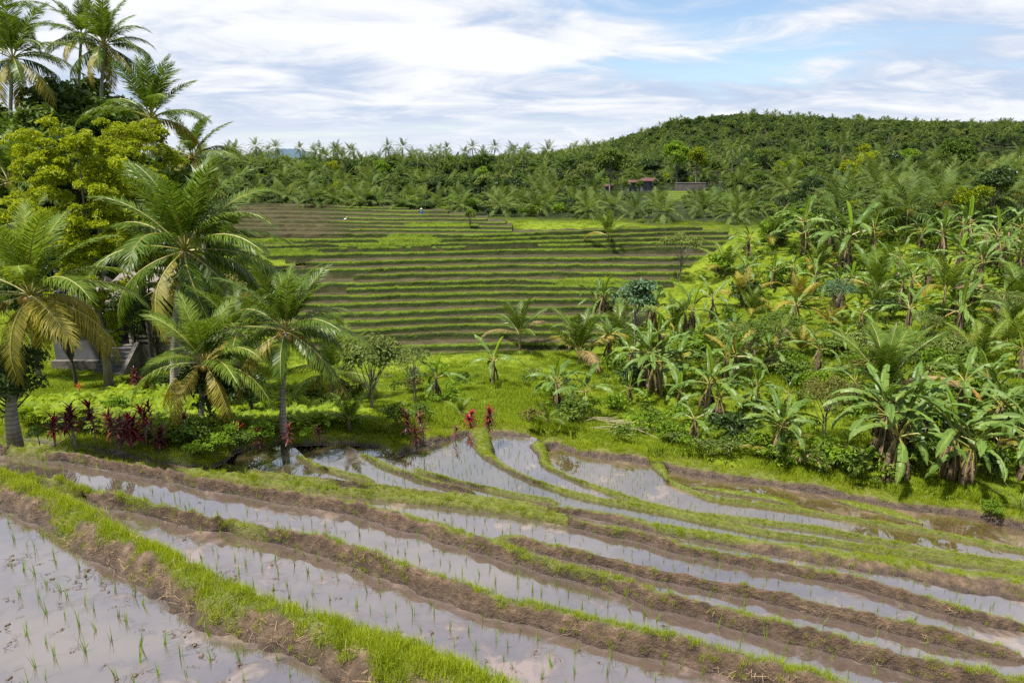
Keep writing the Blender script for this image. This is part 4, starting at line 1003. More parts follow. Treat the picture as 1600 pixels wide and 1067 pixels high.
def straw(seed):
    r = np.random.default_rng(seed); b = MB()
    for i in range(9):
        a = r.uniform(0, 6.28); l = r.uniform(0.03, 0.13); c = np.array([r.normal(0, 0.06), r.normal(0, 0.06), 0.01 + 0.02 * r.random()]); d = np.array([math.cos(a), math.sin(a), r.normal(0, 0.18)]) * l / 2
        w = np.array([-math.sin(a), math.cos(a), 0]) * 0.0022
        b.add([c - d - w, c - d + w, c + d + w, c + d - w], [(0, 1, 2, 3)])
    return b.mesh('straw', [M_STRAW])
C_STRAW = make_collection('straw_src', [src('tuft', straw(s)) for s in range(5)])

def clod(seed):
    r = np.random.default_rng(seed); b = MB()
    for i in range(5):
        c = r.normal(0, 0.03, 3) * (1, 1, 0.15); t = np.linspace(0.1, 3.04, 4); q = r.uniform(0.006, 0.016)
        b.tube(c + np.c_[0 * t, 0 * t, -np.cos(t) * q * 0.6], np.sin(t) * q, 5)
    for i in range(4):
        a = r.uniform(0, 6.28); l = r.uniform(0.01, 0.04); c = r.normal(0, 0.05, 3) * (1, 1, 0) + (0, 0, 0.008); d = np.array([math.cos(a), math.sin(a), r.normal(0, 0.25)]) * l
        b.tube(np.array([c - d, c + d]), 0.002, 3)
    return b.mesh('clod', [mat_plain('wet_clod', (0.05, 0.033, 0.022), (0.13, 0.085, 0.06), 20, 0.6, 0)])
C_CLOD = make_collection('clod_src', [src('tuft', clod(s)) for s in range(5)])
# ------------------------------------------------------------------ ground cover
def sample_strip(G, Wt, dens):
    A = np.linalg.norm(np.cross(G[1:, :-1] - G[:-1, :-1], G[:-1, 1:] - G[:-1, :-1]), axis=-1)
    wt = (Wt[1:, :-1] + Wt[:-1, :-1] + Wt[1:, 1:] + Wt[:-1, 1:]) / 4 * A
    tot = wt.sum(); n = int(tot * dens)
    if n < 1: return np.zeros((0, 3))
    c = rng.choice(wt.size, n, p=wt.ravel() / tot); i, j = np.unravel_index(c, wt.shape); a, b = rng.random(n)[:, None], rng.random(n)[:, None]
    return (G[i, j] * (1 - a) + G[i + 1, j] * a) * (1 - b) + (G[i, j + 1] * (1 - a) + G[i + 1, j + 1] * a) * b
gp, gs, sp = [], [], []
for key, G, T_, nu in STRIPS:
    dens, s = {'A': (430, 1.0), 'B': (300, 0.85), 'C': (240, 0.75), 'C2': (220, 0.7), 'D': (220, 0.8), 'E': (200, 0.7)}.get(key, (220, 0.6))
    if key == 'bank': dens, s = 90, 1.5
    W = T_.copy()
    if nu < 90: W[:, nu:] *= 0.3
    cl = np.clip(0.75 + 0.9 * fbm(G[..., :2].reshape(-1, 2) * 1.7, 3, 91).reshape(W.shape), 0.45, 1.6)
    P = sample_strip(G, W * cl, dens); gp.append(P); gs.append(rng.uniform(0.65, 1.25, len(P)) * s)
    if nu < 90:
        W2 = np.clip(1 - T_, 0.15, 1); W2[:, :3] = 0; W2[:, nu:] = 0
        P = sample_strip(G, W2, {'A': 30, 'B': 10}.get(key, 4)); sp.append(P)
        P = sample_strip(G, W2 * np.clip(fbm(G[..., :2].reshape(-1, 2) * 2.3, 3, 95).reshape(W.shape) * 2, 0, 1), 90); gp.append(P); gs.append(rng.uniform(0.4, 0.8, len(P)))
gp, gs, sp = np.concatenate(gp), np.concatenate(gs), np.concatenate(sp)
scatter('bund_grass', gp, rots(len(gp), 0.15), gs, C_BUND, 5, 'short bright grass growing on the bunds and bank edge')
scatter('straw_litter', sp, rots(len(sp), 0.3), rng.uniform(0.6, 1.4, len(sp)), C_STRAW, 5, 'dry straw scraps on the mud bunds')

nG = 42000
r_ = np.exp(rng.uniform(math.log(15), math.log(90), nG)); a_ = rng.uniform(-0.72, 0.72, nG)
xy = np.c_[r_ * np.sin(a_), r_ * np.cos(a_)]
ok = ~inpoly(xy, PADDY) & ~inpoly(xy, TERR_POLY)
xy = xy[ok]; zz = Tz(xy)
gsc = rng.uniform(0.6, 1.3, len(xy)) * (1 + 0.5 * np.clip(fbm(xy * 0.35, 3, 97), -0.6, 1.2))
scatter('meadow_grass', np.c_[xy, zz], rots(len(xy), 0.1), gsc, C_BANK, 5, 'short bright green meadow grass on the valley slope')

# terrace lips
tp = []
for G, T_ in TLIP:
    W = np.zeros_like(T_); W[:, 4:6] = T_[:, 4:6]; W[:, 3] = 0.15
    tp.append(sample_strip(G, W, 34))
for G, T_ in TLIP:
    px_, py_ = px_of(G.reshape(-1, 3)); W = np.zeros(len(px_))
    for cx, cy, rx, ry in PATCH: W = np.maximum(W, (((px_ - cx) / rx) ** 2 + ((py_ - cy) / ry) ** 2 < 1) * 1.0)
    tp.append(sample_strip(G, W.reshape(T_.shape), 16))
tp = np.concatenate(tp)
scatter('terrace_grass', tp, rots(len(tp), 0.12), rng.uniform(0.3, 0.6, len(tp)), C_TERR, 4, 'grass growing along the lips of the far terraces')

# ferns and weeds under the palms, brightest below the left palms
def px_scatter(boxes):
    out = []
    for x0, x1, y0, y1, n in boxes:
        for _ in range(n): out.append(on_ground(rng.uniform(x0, x1), rng.uniform(y0, y1)))
    return np.array(out)
def px_scatter_fast(x0, x1, y0, y1, n):
    c = np.array([on_ground(x, y) for x, y in ((x0, y1), (x1, y1), (x0, y0), (x1, y0))])
    a, b = rng.random(n)[:, None], rng.random(n)[:, None]
    P = (c[0] * (1 - a) + c[1] * a) * (1 - b) + (c[2] * (1 - a) + c[3] * a) * b
    P = P[~inpoly(P[:, :2], PADDY)]; P[:, 2] = Tz(P[:, :2]); return P
fp = np.concatenate([px_scatter_fast(*b) for b in [(0, 130, 640, 685, 260), (60, 420, 625, 692, 1500), (400, 560, 610, 690, 420), (180, 420, 598, 630, 160)]])
scatter('fern_undergrowth', fp, rots(len(fp), 0.2), rng.uniform(0.5, 1.25, len(fp)), C_FERN, 4, 'bright ferny undergrowth below the palms on the left bank')
dp = px_scatter_fast(515, 610, 668, 688, 60)
scatter('dry_grass', dp, rots(len(dp), 0.2), rng.uniform(0.6, 1.1, len(dp)), C_DRY, 3, 'patch of dry tan grass beside the small ponds')

# ------------------------------------------------------------------ rice seedlings
order = ['F0', 'F1', 'F2', 'F2b', 'F3', 'F4', 'X1', 'X2', 'F5', 'F6', 'F7', 'F8', 'F9']
foot = {k: np.vstack([G[:, 1, :2][::3], G[:, nu - 1, :2][::-3]]) for k, G, T_, nu in STRIPS if nu < 90}
FNAME = {'F0': 'in the lowest corner paddy beside the widest grass bund', 'F1': 'in the muddy paddy behind the widest grass bund', 'F2': 'in the paddy with blue reflections', 'F2b': 'in the narrow strip of water', 'F3': 'in the long pale paddy', 'F4': 'in a thin far paddy strip'}
seeds, seedf = [], []
for i, f in enumerate(order):
    poly = FIELDS[f]; lo, hi = poly.min(0), poly.max(0)
    sp_ = 0.28 if i < 6 else 0.24
    e1 = np.array([0.87, -0.49]); e2 = NS
    g = np.array([(a, b) for a in np.arange(-30, 30, sp_) for b in np.arange(-5, 40, sp_ * 1.05)])
    P = g[:, :1] * e1 + g[:, 1:] * e2 + rng.normal(0, 0.045, (len(g), 2))
    P = P[(P > lo).all(1) & (P < hi).all(1)]; P = P[inpoly(P, poly)]
    P = P[np.abs(P[:, 0] / np.maximum(P[:, 1], 0.5)) < 0.8]
    for k in foot: P = P[~inpoly(P, foot[k])]
    for g2 in order[:i]: P = P[~inpoly(P, FIELDS[g2])]
    P = P[~inpoly(P, offs(bank_w[:, :2], -0.05).tolist() + [[60, 60], [-60, 60]])] if i > 5 else P
    P = P[rng.random(len(P)) < (0.9 if f in ('F0', 'F1') else 0.8 if i < 6 else 0.6)]
    seeds.append(np.c_[P, np.full(len(P), ZC - LEV[f] - 0.005)]); seedf += [f] * len(P)
seeds = np.concatenate(seeds); seedf = np.array(seedf)
px_, py_ = px_of(seeds); vis = (px_ > -20) & (px_ < 1620) & (py_ < 1075)
seeds, seedf = seeds[vis], seedf[vis]
od = np.argsort(np.hypot(seeds[:, 0], seeds[:, 1]))
RICE = [o.data for o in C_RICE.objects]
for k in od[:300]:
    o = link('rice_seedling', RICE[int(rng.integers(5))], None, seeds[k], (rng.normal(0, 0.1), rng.normal(0, 0.1), rng.uniform(0, 6.28)), rng.uniform(0.75, 1.25))
    tag(o, 'thin green rice seedling standing ' + FNAME.get(seedf[k], 'in a small far paddy'), 'rice seedling', 'rice seedlings planted in the flooded paddies')
rest = od[300:]
scatter('rice_seedlings', seeds[rest], rots(len(rest), 0.1), rng.uniform(0.6, 1.1, len(rest)), C_RICE, 5, 'rows of small rice seedlings in the farther paddies')

cp_ = []
for f, n in (('F0', 60), ('F1', 90), ('F2', 45), ('F2b', 12), ('F3', 40)):
    P = seeds[seedf == f]; k = rng.integers(0, len(P), n); q = P[k] + np.c_[rng.normal(0, 0.25, (n, 2)), np.full(n, 0.008)]; cp_.append(q)
cp_ = np.concatenate(cp_)
for k in foot: cp_ = cp_[~inpoly(cp_[:, :2], foot[k])]
scatter('mud_clods', cp_, rots(len(cp_), 0.05), rng.uniform(0.5, 1.5, len(cp_)), C_CLOD, 5, 'dark mud clods and twigs lying in the shallow paddies')
# weeds in the banana slope
WSRC = [TreeKind(0.4, 0.28, 0.3, 0.25, 0.012, 7, 0.2, 520, 0.13, 160 + s, M_DBARK, stems=2) for s in range(3)]
C_WEED = make_collection('weed_src', [src('tuft', WSRC[s % 3].get(mk)) for s, mk in enumerate(('bright', 'mid', 'pale', 'bright', 'mid'))])
wp = np.concatenate([px_scatter_fast(*b) for b in [(850, 1600, 600, 690, 120), (900, 1600, 480, 600, 300), (1150, 1600, 380, 480, 320), (560, 860, 590, 640, 20), (1000, 1600, 690, 745, 60)]])
wp = wp[~inpoly(wp[:, :2], TERR_POLY)]
scatter('slope_weeds', wp, rots(len(wp), 0.1), rng.uniform(0.5, 1.6, len(wp)), C_WEED, 5, 'leafy weeds dotted through the grass of the banana slope')

# ------------------------------------------------------------------ palms placed one by one
def hpx(p, px): return px * p[1] / FPX                                   # pixels to metres at a point's depth
def palm_px(bx, by, cx, cy, Lpx, n, seed, label, depth=None, **k):
    b = on_ground(bx, by) if depth is None else None
    if depth is not None:
        t = at_depth(cx, cy, depth); q = at_depth(bx, 300, depth); b = np.array([q[0], depth, Tz([[q[0], depth]])[0]])
    else: t = at_depth(cx, cy, b[1])
    return coconut(b, t, hpx(b, Lpx), n, seed, label, **k)
palm_px(275, 622, 289, 392, 172, 26, 1, 'tall coconut palm with wide crown in front of yellow-green tree and house', r0=0.2, yellow=2)
palm_px(443, 672, 447, 518, 132, 24, 2, 'slim coconut palm with pale bare trunk before the brown terraces', r0=0.1, yellow=3)
palm_px(20, 672, 48, 462, 165, 24, 3, 'coconut palm with drooping yellow fronds above dark leafy shrub', r0=0.13, yellow=7, kind='l')
palm_px(316, 668, 320, 568, 125, 24, 4, 'short coconut palm with drooping yellow-tipped fronds over dark shrub', r0=0.1, yellow=6, kind='l')
palm_px(8, 300, 14, 285, 105, 22, 5, 'coconut palm with grey-green crown beside yellow-green tree on hillside', depth=45, r0=0.17)
palm_px(14, 200, 20, 92, 92, 22, 6, 'tall palm with hanging fronds and fruit above the hillside bushes', depth=58, r0=0.17)
palm_px(124, 200, 127, 58, 62, 20, 7, 'thin tall palm with long bare trunk on the left hill crest', depth=68, r0=0.16)
palm_px(155, 200, 163, 72, 78, 24, 8, 'bushy tall palm beside the thin one on the hill crest', depth=66, r0=0.17)
palm_px(238, 260, 236, 185, 98, 18, 9, 'palm with upswept fronds rising behind the yellow-green tree', depth=52, r0=0.17, emin=-5)
palm_px(310, 300, 300, 245, 80, 18, 10, 'palm half hidden behind the big palm and yellow-green tree', depth=58, r0=0.15)
palm_px(-14, 200, -10, 22, 84, 20, 11, 'tall palm cut by the picture edge on the left hill', depth=62, r0=0.16)
palm_px(60, 420, 42, 350, 70, 16, 12, 'small bright palm below the hillside crown', depth=40, r0=0.12, kind='l', yellow=4)
palm_px(520, 625, 520, 585, 95, 16, 13, 'low palm arching behind the slim palm and round tree', r0=0.09, kind='l', yellow=4)
palm_px(372, 640, 372, 520, 105, 18, 14, 'palm crown wedged between the tall palm and slim palm', r0=0.12, kind='g', yellow=2)
for i, (bx, by, h, n, kind, yel, lab, stem, dead) in enumerate([
    (545, 664, 62, 8, 'l', 0, 'young palm sprouting beside the round tree', 0, 0), (812, 548, 90, 9, 'g', 1, 'young palm with a dry bent frond before the terraces', 0.9, 2), (905, 570, 110, 9, 'g', 3, 'young palm with orange outer fronds between banana clumps', 0.5, 1),
    (968, 540, 92, 6, 'g', 0, 'narrow upright young palm among banana leaves', 0.2, 0), (1375, 640, 160, 12, 'g', 1, 'large young palm rising behind the thickest banana clump', 0.9, 2), (1368, 462, 92, 9, 'g', 1, 'upright young palm with one spreading yellow frond', 0.2, 0),
    (1470, 505, 110, 10, 'l', 3, 'young palm on a slim trunk with orange fronds', 1.8, 1), (1590, 480, 95, 8, 'g', 0, 'young palm at the right end of the slope', 0.2, 0), (1132, 430, 62, 8, 'l', 2, 'small yellow-green palm at the end of the terraces', 0.2, 0),
    (1160, 480, 66, 8, 'y', 2, 'small yellow palm below the terrace corner', 0.2, 0), (1278, 432, 66, 8, 'l', 4, 'small palm with bright orange fronds on the slope', 0.2, 1), (1388, 378, 82, 9, 'l', 1, 'young palm at the forest edge', 0.3, 0),
    (1462, 356, 88, 9, 'g', 3, 'young palm with brown fronds at the forest edge', 0.3, 1), (720, 652, 38, 7, 'l', 1, 'tiny yellow-green palm near the red plants', 0, 0), (1222, 722, 88, 8, 'l', 3, 'withered young palm leaning on a banana clump', 0, 1),
    (1052, 528, 78, 6, 'g', 1, 'thin upright young palm above the banana rows', 0.2, 0), (855, 662, 42, 7, 'g', 0, 'small palm tuft beside a cut stump', 0, 0), (950, 372, 52, 8, 'l', 1, 'small yellow palm on the top terrace', 0, 0), (1205, 385, 70, 8, 'g', 1, 'young palm behind the terrace corner', 0.3, 0),
    (1420, 560, 60, 7, 'l', 3, 'thin wilting young palm in the open grass', 0.2, 2), (1560, 700, 80, 7, 'g', 1, 'arching young palm between two banana clumps', 0.1, 0)]):
    b = on_ground(bx, by); young_palm(b, hpx(b, h) * 0.92 - stem * 0.6, n, 40 + i, lab, kind, yel, 30, 'young coconut palms on the slope', stem, dead)

# ------------------------------------------------------------------ banana plants
BAN = [(770, 602, 92, 1, 0, 'single banana plant with one bright rolled leaf beside the terraces'), (685, 628, 92, 1, 0, 'slender banana plant with few leaves near the round tree'), (868, 640, 104, 2, 0, 'banana pair with arching leaves above the branch pile'),
       (912, 652, 98, 1, 0, 'banana plant with dark trunk beside the branch pile'), (1015, 612, 135, 3, 1, 'tall banana clump with dead leaves at the slope foot'), (1110, 655, 138, 2, 1, 'banana pair with shaggy brown trunks below the feathery tree'),
       (1142, 604, 110, 2, 0, 'banana pair with broad upright leaves'), (1086, 692, 92, 1, 0, 'withered banana stump with few leaves on the bank'), (1222, 716, 130, 2, 1, 'banana pair with curled brown leaves on the bank'),
       (1385, 728, 200, 4, 1, 'thickest banana clump with a skirt of dead leaves on the bank'), (1490, 752, 185, 2, 2, 'banana pair with one orange hanging leaf on the bank'), (1592, 745, 175, 2, 2, 'banana clump at the right end of the bank'),
       (1592, 592, 105, 1, 1, 'banana plant with a brown hanging leaf in the open grass'), (1500, 640, 110, 1, 1, 'banana plant behind the bank clumps'), (1275, 582, 88, 1, 0, 'banana plant behind the feathery tree'), (1080, 528, 100, 2, 0, 'banana pair below the terrace corner'),
       (1018, 520, 85, 2, 0, 'banana pair next to the grey-green tree'), (940, 502, 82, 2, 0, 'banana pair with upright leaves before the green terrace plot'), (1112, 502, 78, 1, 0, 'small banana plant on the upper slope'), (1240, 508, 70, 1, 0, 'small banana plant in open grass'),
       (1252, 398, 108, 2, 0, 'banana pair with light upright leaves at the forest edge'), (1325, 425, 122, 2, 1, 'banana pair with dark trunk and light upright leaves'), (1240, 445, 62, 1, 0, 'small banana plant with a rolled leaf'),
       (1310, 482, 90, 2, 0, 'banana pair with grey-green leaves on the mid slope'), (1420, 478, 95, 2, 1, 'banana pair with one bright rolled leaf on the mid slope'), (1492, 528, 105, 2, 1, 'banana pair with shaggy trunks beside the slim young palm'),
       (1552, 418, 108, 3, 1, 'banana clump with pale leaves under the dark round tree'), (1402, 436, 72, 1, 0, 'small banana plant at the forest edge'), (1528, 452, 92, 2, 0, 'banana pair below the pale clump'), (1168, 402, 62, 1, 0, 'small banana plant at the top of the slope'),
       (1205, 452, 62, 1, 0, 'small banana plant below the yellow palm'), (980, 632, 62, 1, 0, 'low banana plant with yellow leaves'), (1062, 640, 70, 1, 1, 'dry banana plant with torn yellow leaves'), (1445, 612, 80, 1, 0, 'banana plant with one dark upright leaf'),
       (1335, 640, 105, 1, 0, 'banana plant behind the thickest clump'), (1180, 640, 90, 2, 0, 'banana pair under the feathery tree'), (1030, 560, 90, 2, 0, 'banana pair in the dense middle row'), (985, 580, 70, 1, 1, 'banana plant with torn leaves in the middle row'),
       (560, 622, 50, 2, 0, 'low broad banana pair behind the slim palm'), (1600, 430, 90, 2, 0, 'banana pair at the right edge of the slope'), (1360, 395, 80, 1, 0, 'banana plant with a bright rolled leaf at the forest edge'), (1465, 402, 85, 2, 0, 'banana pair below the forest palms'),
       (1545, 640, 120, 2, 1, 'banana pair with broad pale leaves behind the bank clumps'), (1290, 402, 84, 2, 0, 'banana pair between the two light clumps at the forest edge'), (1435, 398, 78, 1, 0, 'banana plant in the shade of the forest palms'),
       (1510, 392, 88, 2, 0, 'banana pair under the yellow-green forest tree'), (1585, 398, 92, 2, 0, 'banana pair under the dark tree at the forest edge'), (1345, 520, 70, 1, 0, 'banana plant in the dip of the mid slope'), (1140, 545, 72, 2, 0, 'banana pair above the shaggy trunks'), (955, 560, 80, 2, 0, 'banana pair beside the upright young palm'),
       (890, 545, 66, 1, 0, 'banana plant beside the orange-fronded palm'), (1060, 602, 96, 2, 1, 'banana pair between the tall and the shaggy clumps'), (1440, 690, 130, 2, 1, 'banana pair tucked between the bank clumps'), (1560, 690, 140, 2, 1, 'banana pair behind the right bank clump'), (1230, 650, 84, 1, 0, 'banana plant behind the curled brown pair')]
for i, (bx, by, h, st, yel, lab) in enumerate(BAN):
    b = on_ground(bx, by); H = hpx(b, h)
    banana(b, H, st, 200 + i, lab, 11 if h > 120 else 8, 14 if h > 120 else 6 if i % 3 else 3, min(yel, 1), 1 if i % 5 < 3 else 0)

rs = np.random.default_rng(77); used = [(b[0], b[1]) for b in BAN]
fill = 0
for _ in range(400):
    bx, by = rs.uniform(1020, 1610), rs.uniform(385, 600)
    if by > 600 - (bx - 1020) * 0.02 or bx < 1190 - (by - 400) * 0.55 or min(((bx - x) / 38) ** 2 + ((by - y) / 24) ** 2 for x, y in used) < 1: continue
    used.append((bx, by)); b = on_ground(bx, by); k = fill % 5; fill += 1
    if k in (0, 2): banana(b, rs.uniform(2.4, 3.7), 1 + (k == 2), 600 + fill, 'middling banana plant filling the slope between the larger clumps', 8, 4, 0, 1 if k else 0)
    elif k in (1, 3): young_palm(b, rs.uniform(1.7, 2.6), 8, 640 + fill, 'small bushy young palm filling the slope between banana plants', 'lgy'[fill % 3], 2, 30, 'young coconut palms on the slope', 0.1, 0)
    else: tree(SH[fill % 3], ('mid', 'dark', 'bright', 'pale')[fill % 4], b, rs.uniform(0.8, 1.5), ('green', 'dark green', 'bright green', 'pale green')[fill % 4] + ' shrub filling the slope between banana plants', 'shrub', 'shrub', 'shrubs on the bank and slope')
    if fill >= 30: break

# ------------------------------------------------------------------ trees and shrubs near the valley
def tk(*a, **k): return TreeKind(*a, **k)
def tree_px(kind, mk, bx, by, hpx_, href, label, depth=None, sz=None, **k):
    if depth is None: b = on_ground(bx, by)
    else:
        q = at_depth(bx, by, depth); b = np.array([q[0], depth, Tz([[q[0], depth]])[0]])
    return tree(kind, mk, b, hpx(b, hpx_) / href, label, sz=sz, **k)
b = on_ground(168, 606); dY = b[1]; m1 = dY / FPX
cl = [(x * m1, rng.uniform(-1.5, 1.5), z * m1, r * m1, r * m1 * 0.8) for x, z, r in
      [(-40, 300, 42), (-70, 330, 34), (-10, 345, 40), (-60, 375, 30), (-25, 395, 26), (15, 380, 30), (-95, 290, 26), (-60, 260, 38), (0, 270, 42), (40, 300, 40), (-90, 240, 26), (-20, 230, 36), (30, 235, 34), (60, 260, 30),
       (-35, 195, 30), (10, 190, 32), (-60, 200, 26), (45, 200, 28), (0, 150, 30), (-25, 140, 24), (20, 120, 24), (-10, 100, 22), (-50, 150, 22), (25, 85, 16), (-40, 350, 30), (20, 330, 36), (55, 345, 28)]]
def break_up(cl, n, f):                              # each big puff becomes a spray of small leafy sprigs
    out = []
    for x, y, z, r, r2 in cl:
        for _ in range(n):
            d = rng.normal(size=3); d /= np.linalg.norm(d); k = rng.uniform(0.3, 1.15); s = f * rng.uniform(0.6, 1.35)
            out.append((x + d[0] * r * k, y + d[1] * r * k, z + d[2] * r2 * k, r * s, r2 * s * 0.85))
    return out
cl = break_up(cl, 11, 0.40)
K1 = TreeKind(0, 0, 0, 280 * m1, 0.2, 0, 0, 1050, 0.16, 301, M_BARK, clumps=cl)
tree(K1, 'yellow', b, 1.0, 'big yellow-green tree with dense rounded crown in front of the house', rz=0)
b2 = on_ground(238, 592); m2 = b2[1] / FPX
cl2 = [(x * m2, rng.uniform(-1.2, 1.2), z * m2, r * m2, r * m2 * 0.8) for x, z, r in [(-10, 385, 30), (20, 375, 32), (-35, 360, 26), (45, 350, 26), (0, 345, 36), (-30, 320, 30), (30, 315, 34), (0, 290, 34), (55, 310, 22), (-40, 280, 26), (25, 265, 28), (-10, 240, 28), (40, 230, 22), (-30, 220, 22), (10, 200, 24), (50, 190, 22), (-10, 160, 18), (30, 155, 20)]]
cl2 = break_up(cl2, 10, 0.42)
K2 = TreeKind(0, 0, 0, 260 * m2, 0.13, 0, 0, 1050, 0.16, 302, M_DBARK, clumps=cl2)
tree(K2, 'yellow', b2, 1.0, 'second yellow-green tree with dark thin trunk behind the tall palm', rz=0)
K3 = tk(1.6, 2.0, 3.6, 3.4, 0.09, 26, 0.62, 330, 0.16, 303, M_DBARK)
tree_px(K3, 'mid', 330, 585, 190, 5.6, 'dark green tree with open crown beside the house veranda')
tree_px(K3, 'dark', 215, 575, 150, 5.6, 'dark slim tree shading the house wall')
tree_px(K3, 'dark', 118, 606, 170, 5.6, 'dark slim tree before the left corner of the house')
tree_px(K3, 'dark', 252, 604, 175, 5.6, 'dark slim tree before the veranda')
tree_px(K3, 'olive', 375, 560, 140, 5.6, 'olive tree behind the tall palm at the terrace foot')
K4 = tk(1.2, 1.25, 1.75, 1.2, 0.08, 34, 0.42, 520, 0.2, 304, M_DBARK)
tree_px(K4, 'dark', 22, 673, 165, 3.1, 'dark glossy-leaved tree below the yellow-fronded palm')
tree_px(K4, 'dark', 330, 668, 125, 3.1, 'dark glossy shrub tree under the short palm')
tree_px(K4, 'dark', 395, 655, 90, 3.1, 'dark glossy shrub behind the slim palm')
K5 = tk(1.35, 1.0, 2.25, 1.6, 0.075, 34, 0.42, 460, 0.17, 305, M_BARK, lean=(0.15, 0.1))
tree_px(K5, 'pale', 579, 642, 128, 3.3, 'round light green tree with grey trunk beside the slim palm', rz=0.4)
for i, (bx, by, h, mk, lab) in enumerate([(1168, 592, 100, 'mid', 'feathery tree with flat thin crown above the banana rows'), (1300, 508, 72, 'blue', 'feathery bush tree on the mid slope'), (1062, 440, 78, 'pale', 'thin airy tree standing before the terraces'), (648, 628, 92, 'pale', 'airy sapling beside the slender banana plant'),
                                          (1215, 560, 80, 'mid', 'second feathery tree beside the flat crowned one'), (1440, 545, 60, 'pale', 'airy shrub in the open grass'), (1560, 520, 70, 'pale', 'airy shrub below the right palms'), (1285, 690, 110, 'olive', 'bare twiggy sapling before the banana bank')]):
    tree_px(AIRY[i % 2], mk, bx, by, h, 3.2, lab, name='feathery_tree')
K6 = tk(0.6, 0.8, 2.6, 2.2, 0.05, 16, 0.36, 420, 0.2, 306, M_BARK)
tree_px(K6, 'blue', 990, 562, 140, 3.4, 'grey-green narrow tree rising before the green terrace plot')
tree_px(K6, 'mid', 735, 366, 40, 3.4, 'small dark column tree standing on the top terrace')
# left hill
for i, (bx, yt, dp, mk, s, lab) in enumerate([(100, 130, 62, 'dark', 0, 'dark leafy tree under the crest palms'), (45, 165, 56, 'mid', 1, 'bushy green tree on the left hill'), (150, 150, 60, 'mid', 3, 'green tree below the bushy tall palm'), (20, 215, 52, 'dark', 2, 'dark tree at the left hill edge'),
                                          (95, 205, 50, 'dark', 1, 'dark tree behind the yellow-green tree'), (190, 170, 64, 'olive', 0, 'olive tree on the shoulder of the left hill'), (70, 140, 66, 'olive', 2, 'olive bush tree between the hill palms'), (180, 230, 50, 'mid', 4, 'green tree peeping over the yellow-green crown'),
                                          (20, 250, 47, 'mid', 3, 'green tree behind the grey-green palm crown'), (260, 240, 60, 'dark', 1, 'dark tree behind the upswept palm'), (-10, 160, 60, 'mid', 0, 'green tree cut by the picture edge'), (130, 120, 70, 'mid', 1, 'tree on the skyline of the left hill'), (30, 400, 36, 'dark', 2, 'dark tree behind the left palm'),
                                          (330, 330, 62, 'mid', 1, 'green tree behind the tall palm crown'), (355, 345, 72, 'olive', 0, 'olive tree at the left end of the terraces'), (250, 370, 46, 'dark', 3, 'dark tree behind the house'), (150, 400, 48, 'dark', 0, 'dark tree shading the house roof'), (80, 380, 46, 'dark', 1, 'dark tree left of the house'), (300, 400, 52, 'dark', 2, 'dark tree above the veranda')]):
    q = at_depth(bx, yt, dp); z = Tz([[q[0], dp]])[0]
    H = max(3.0, q[2] - z); tree(FT[s], mk, (q[0], dp, z), H / 8.0, lab, group='trees on the left hillside')
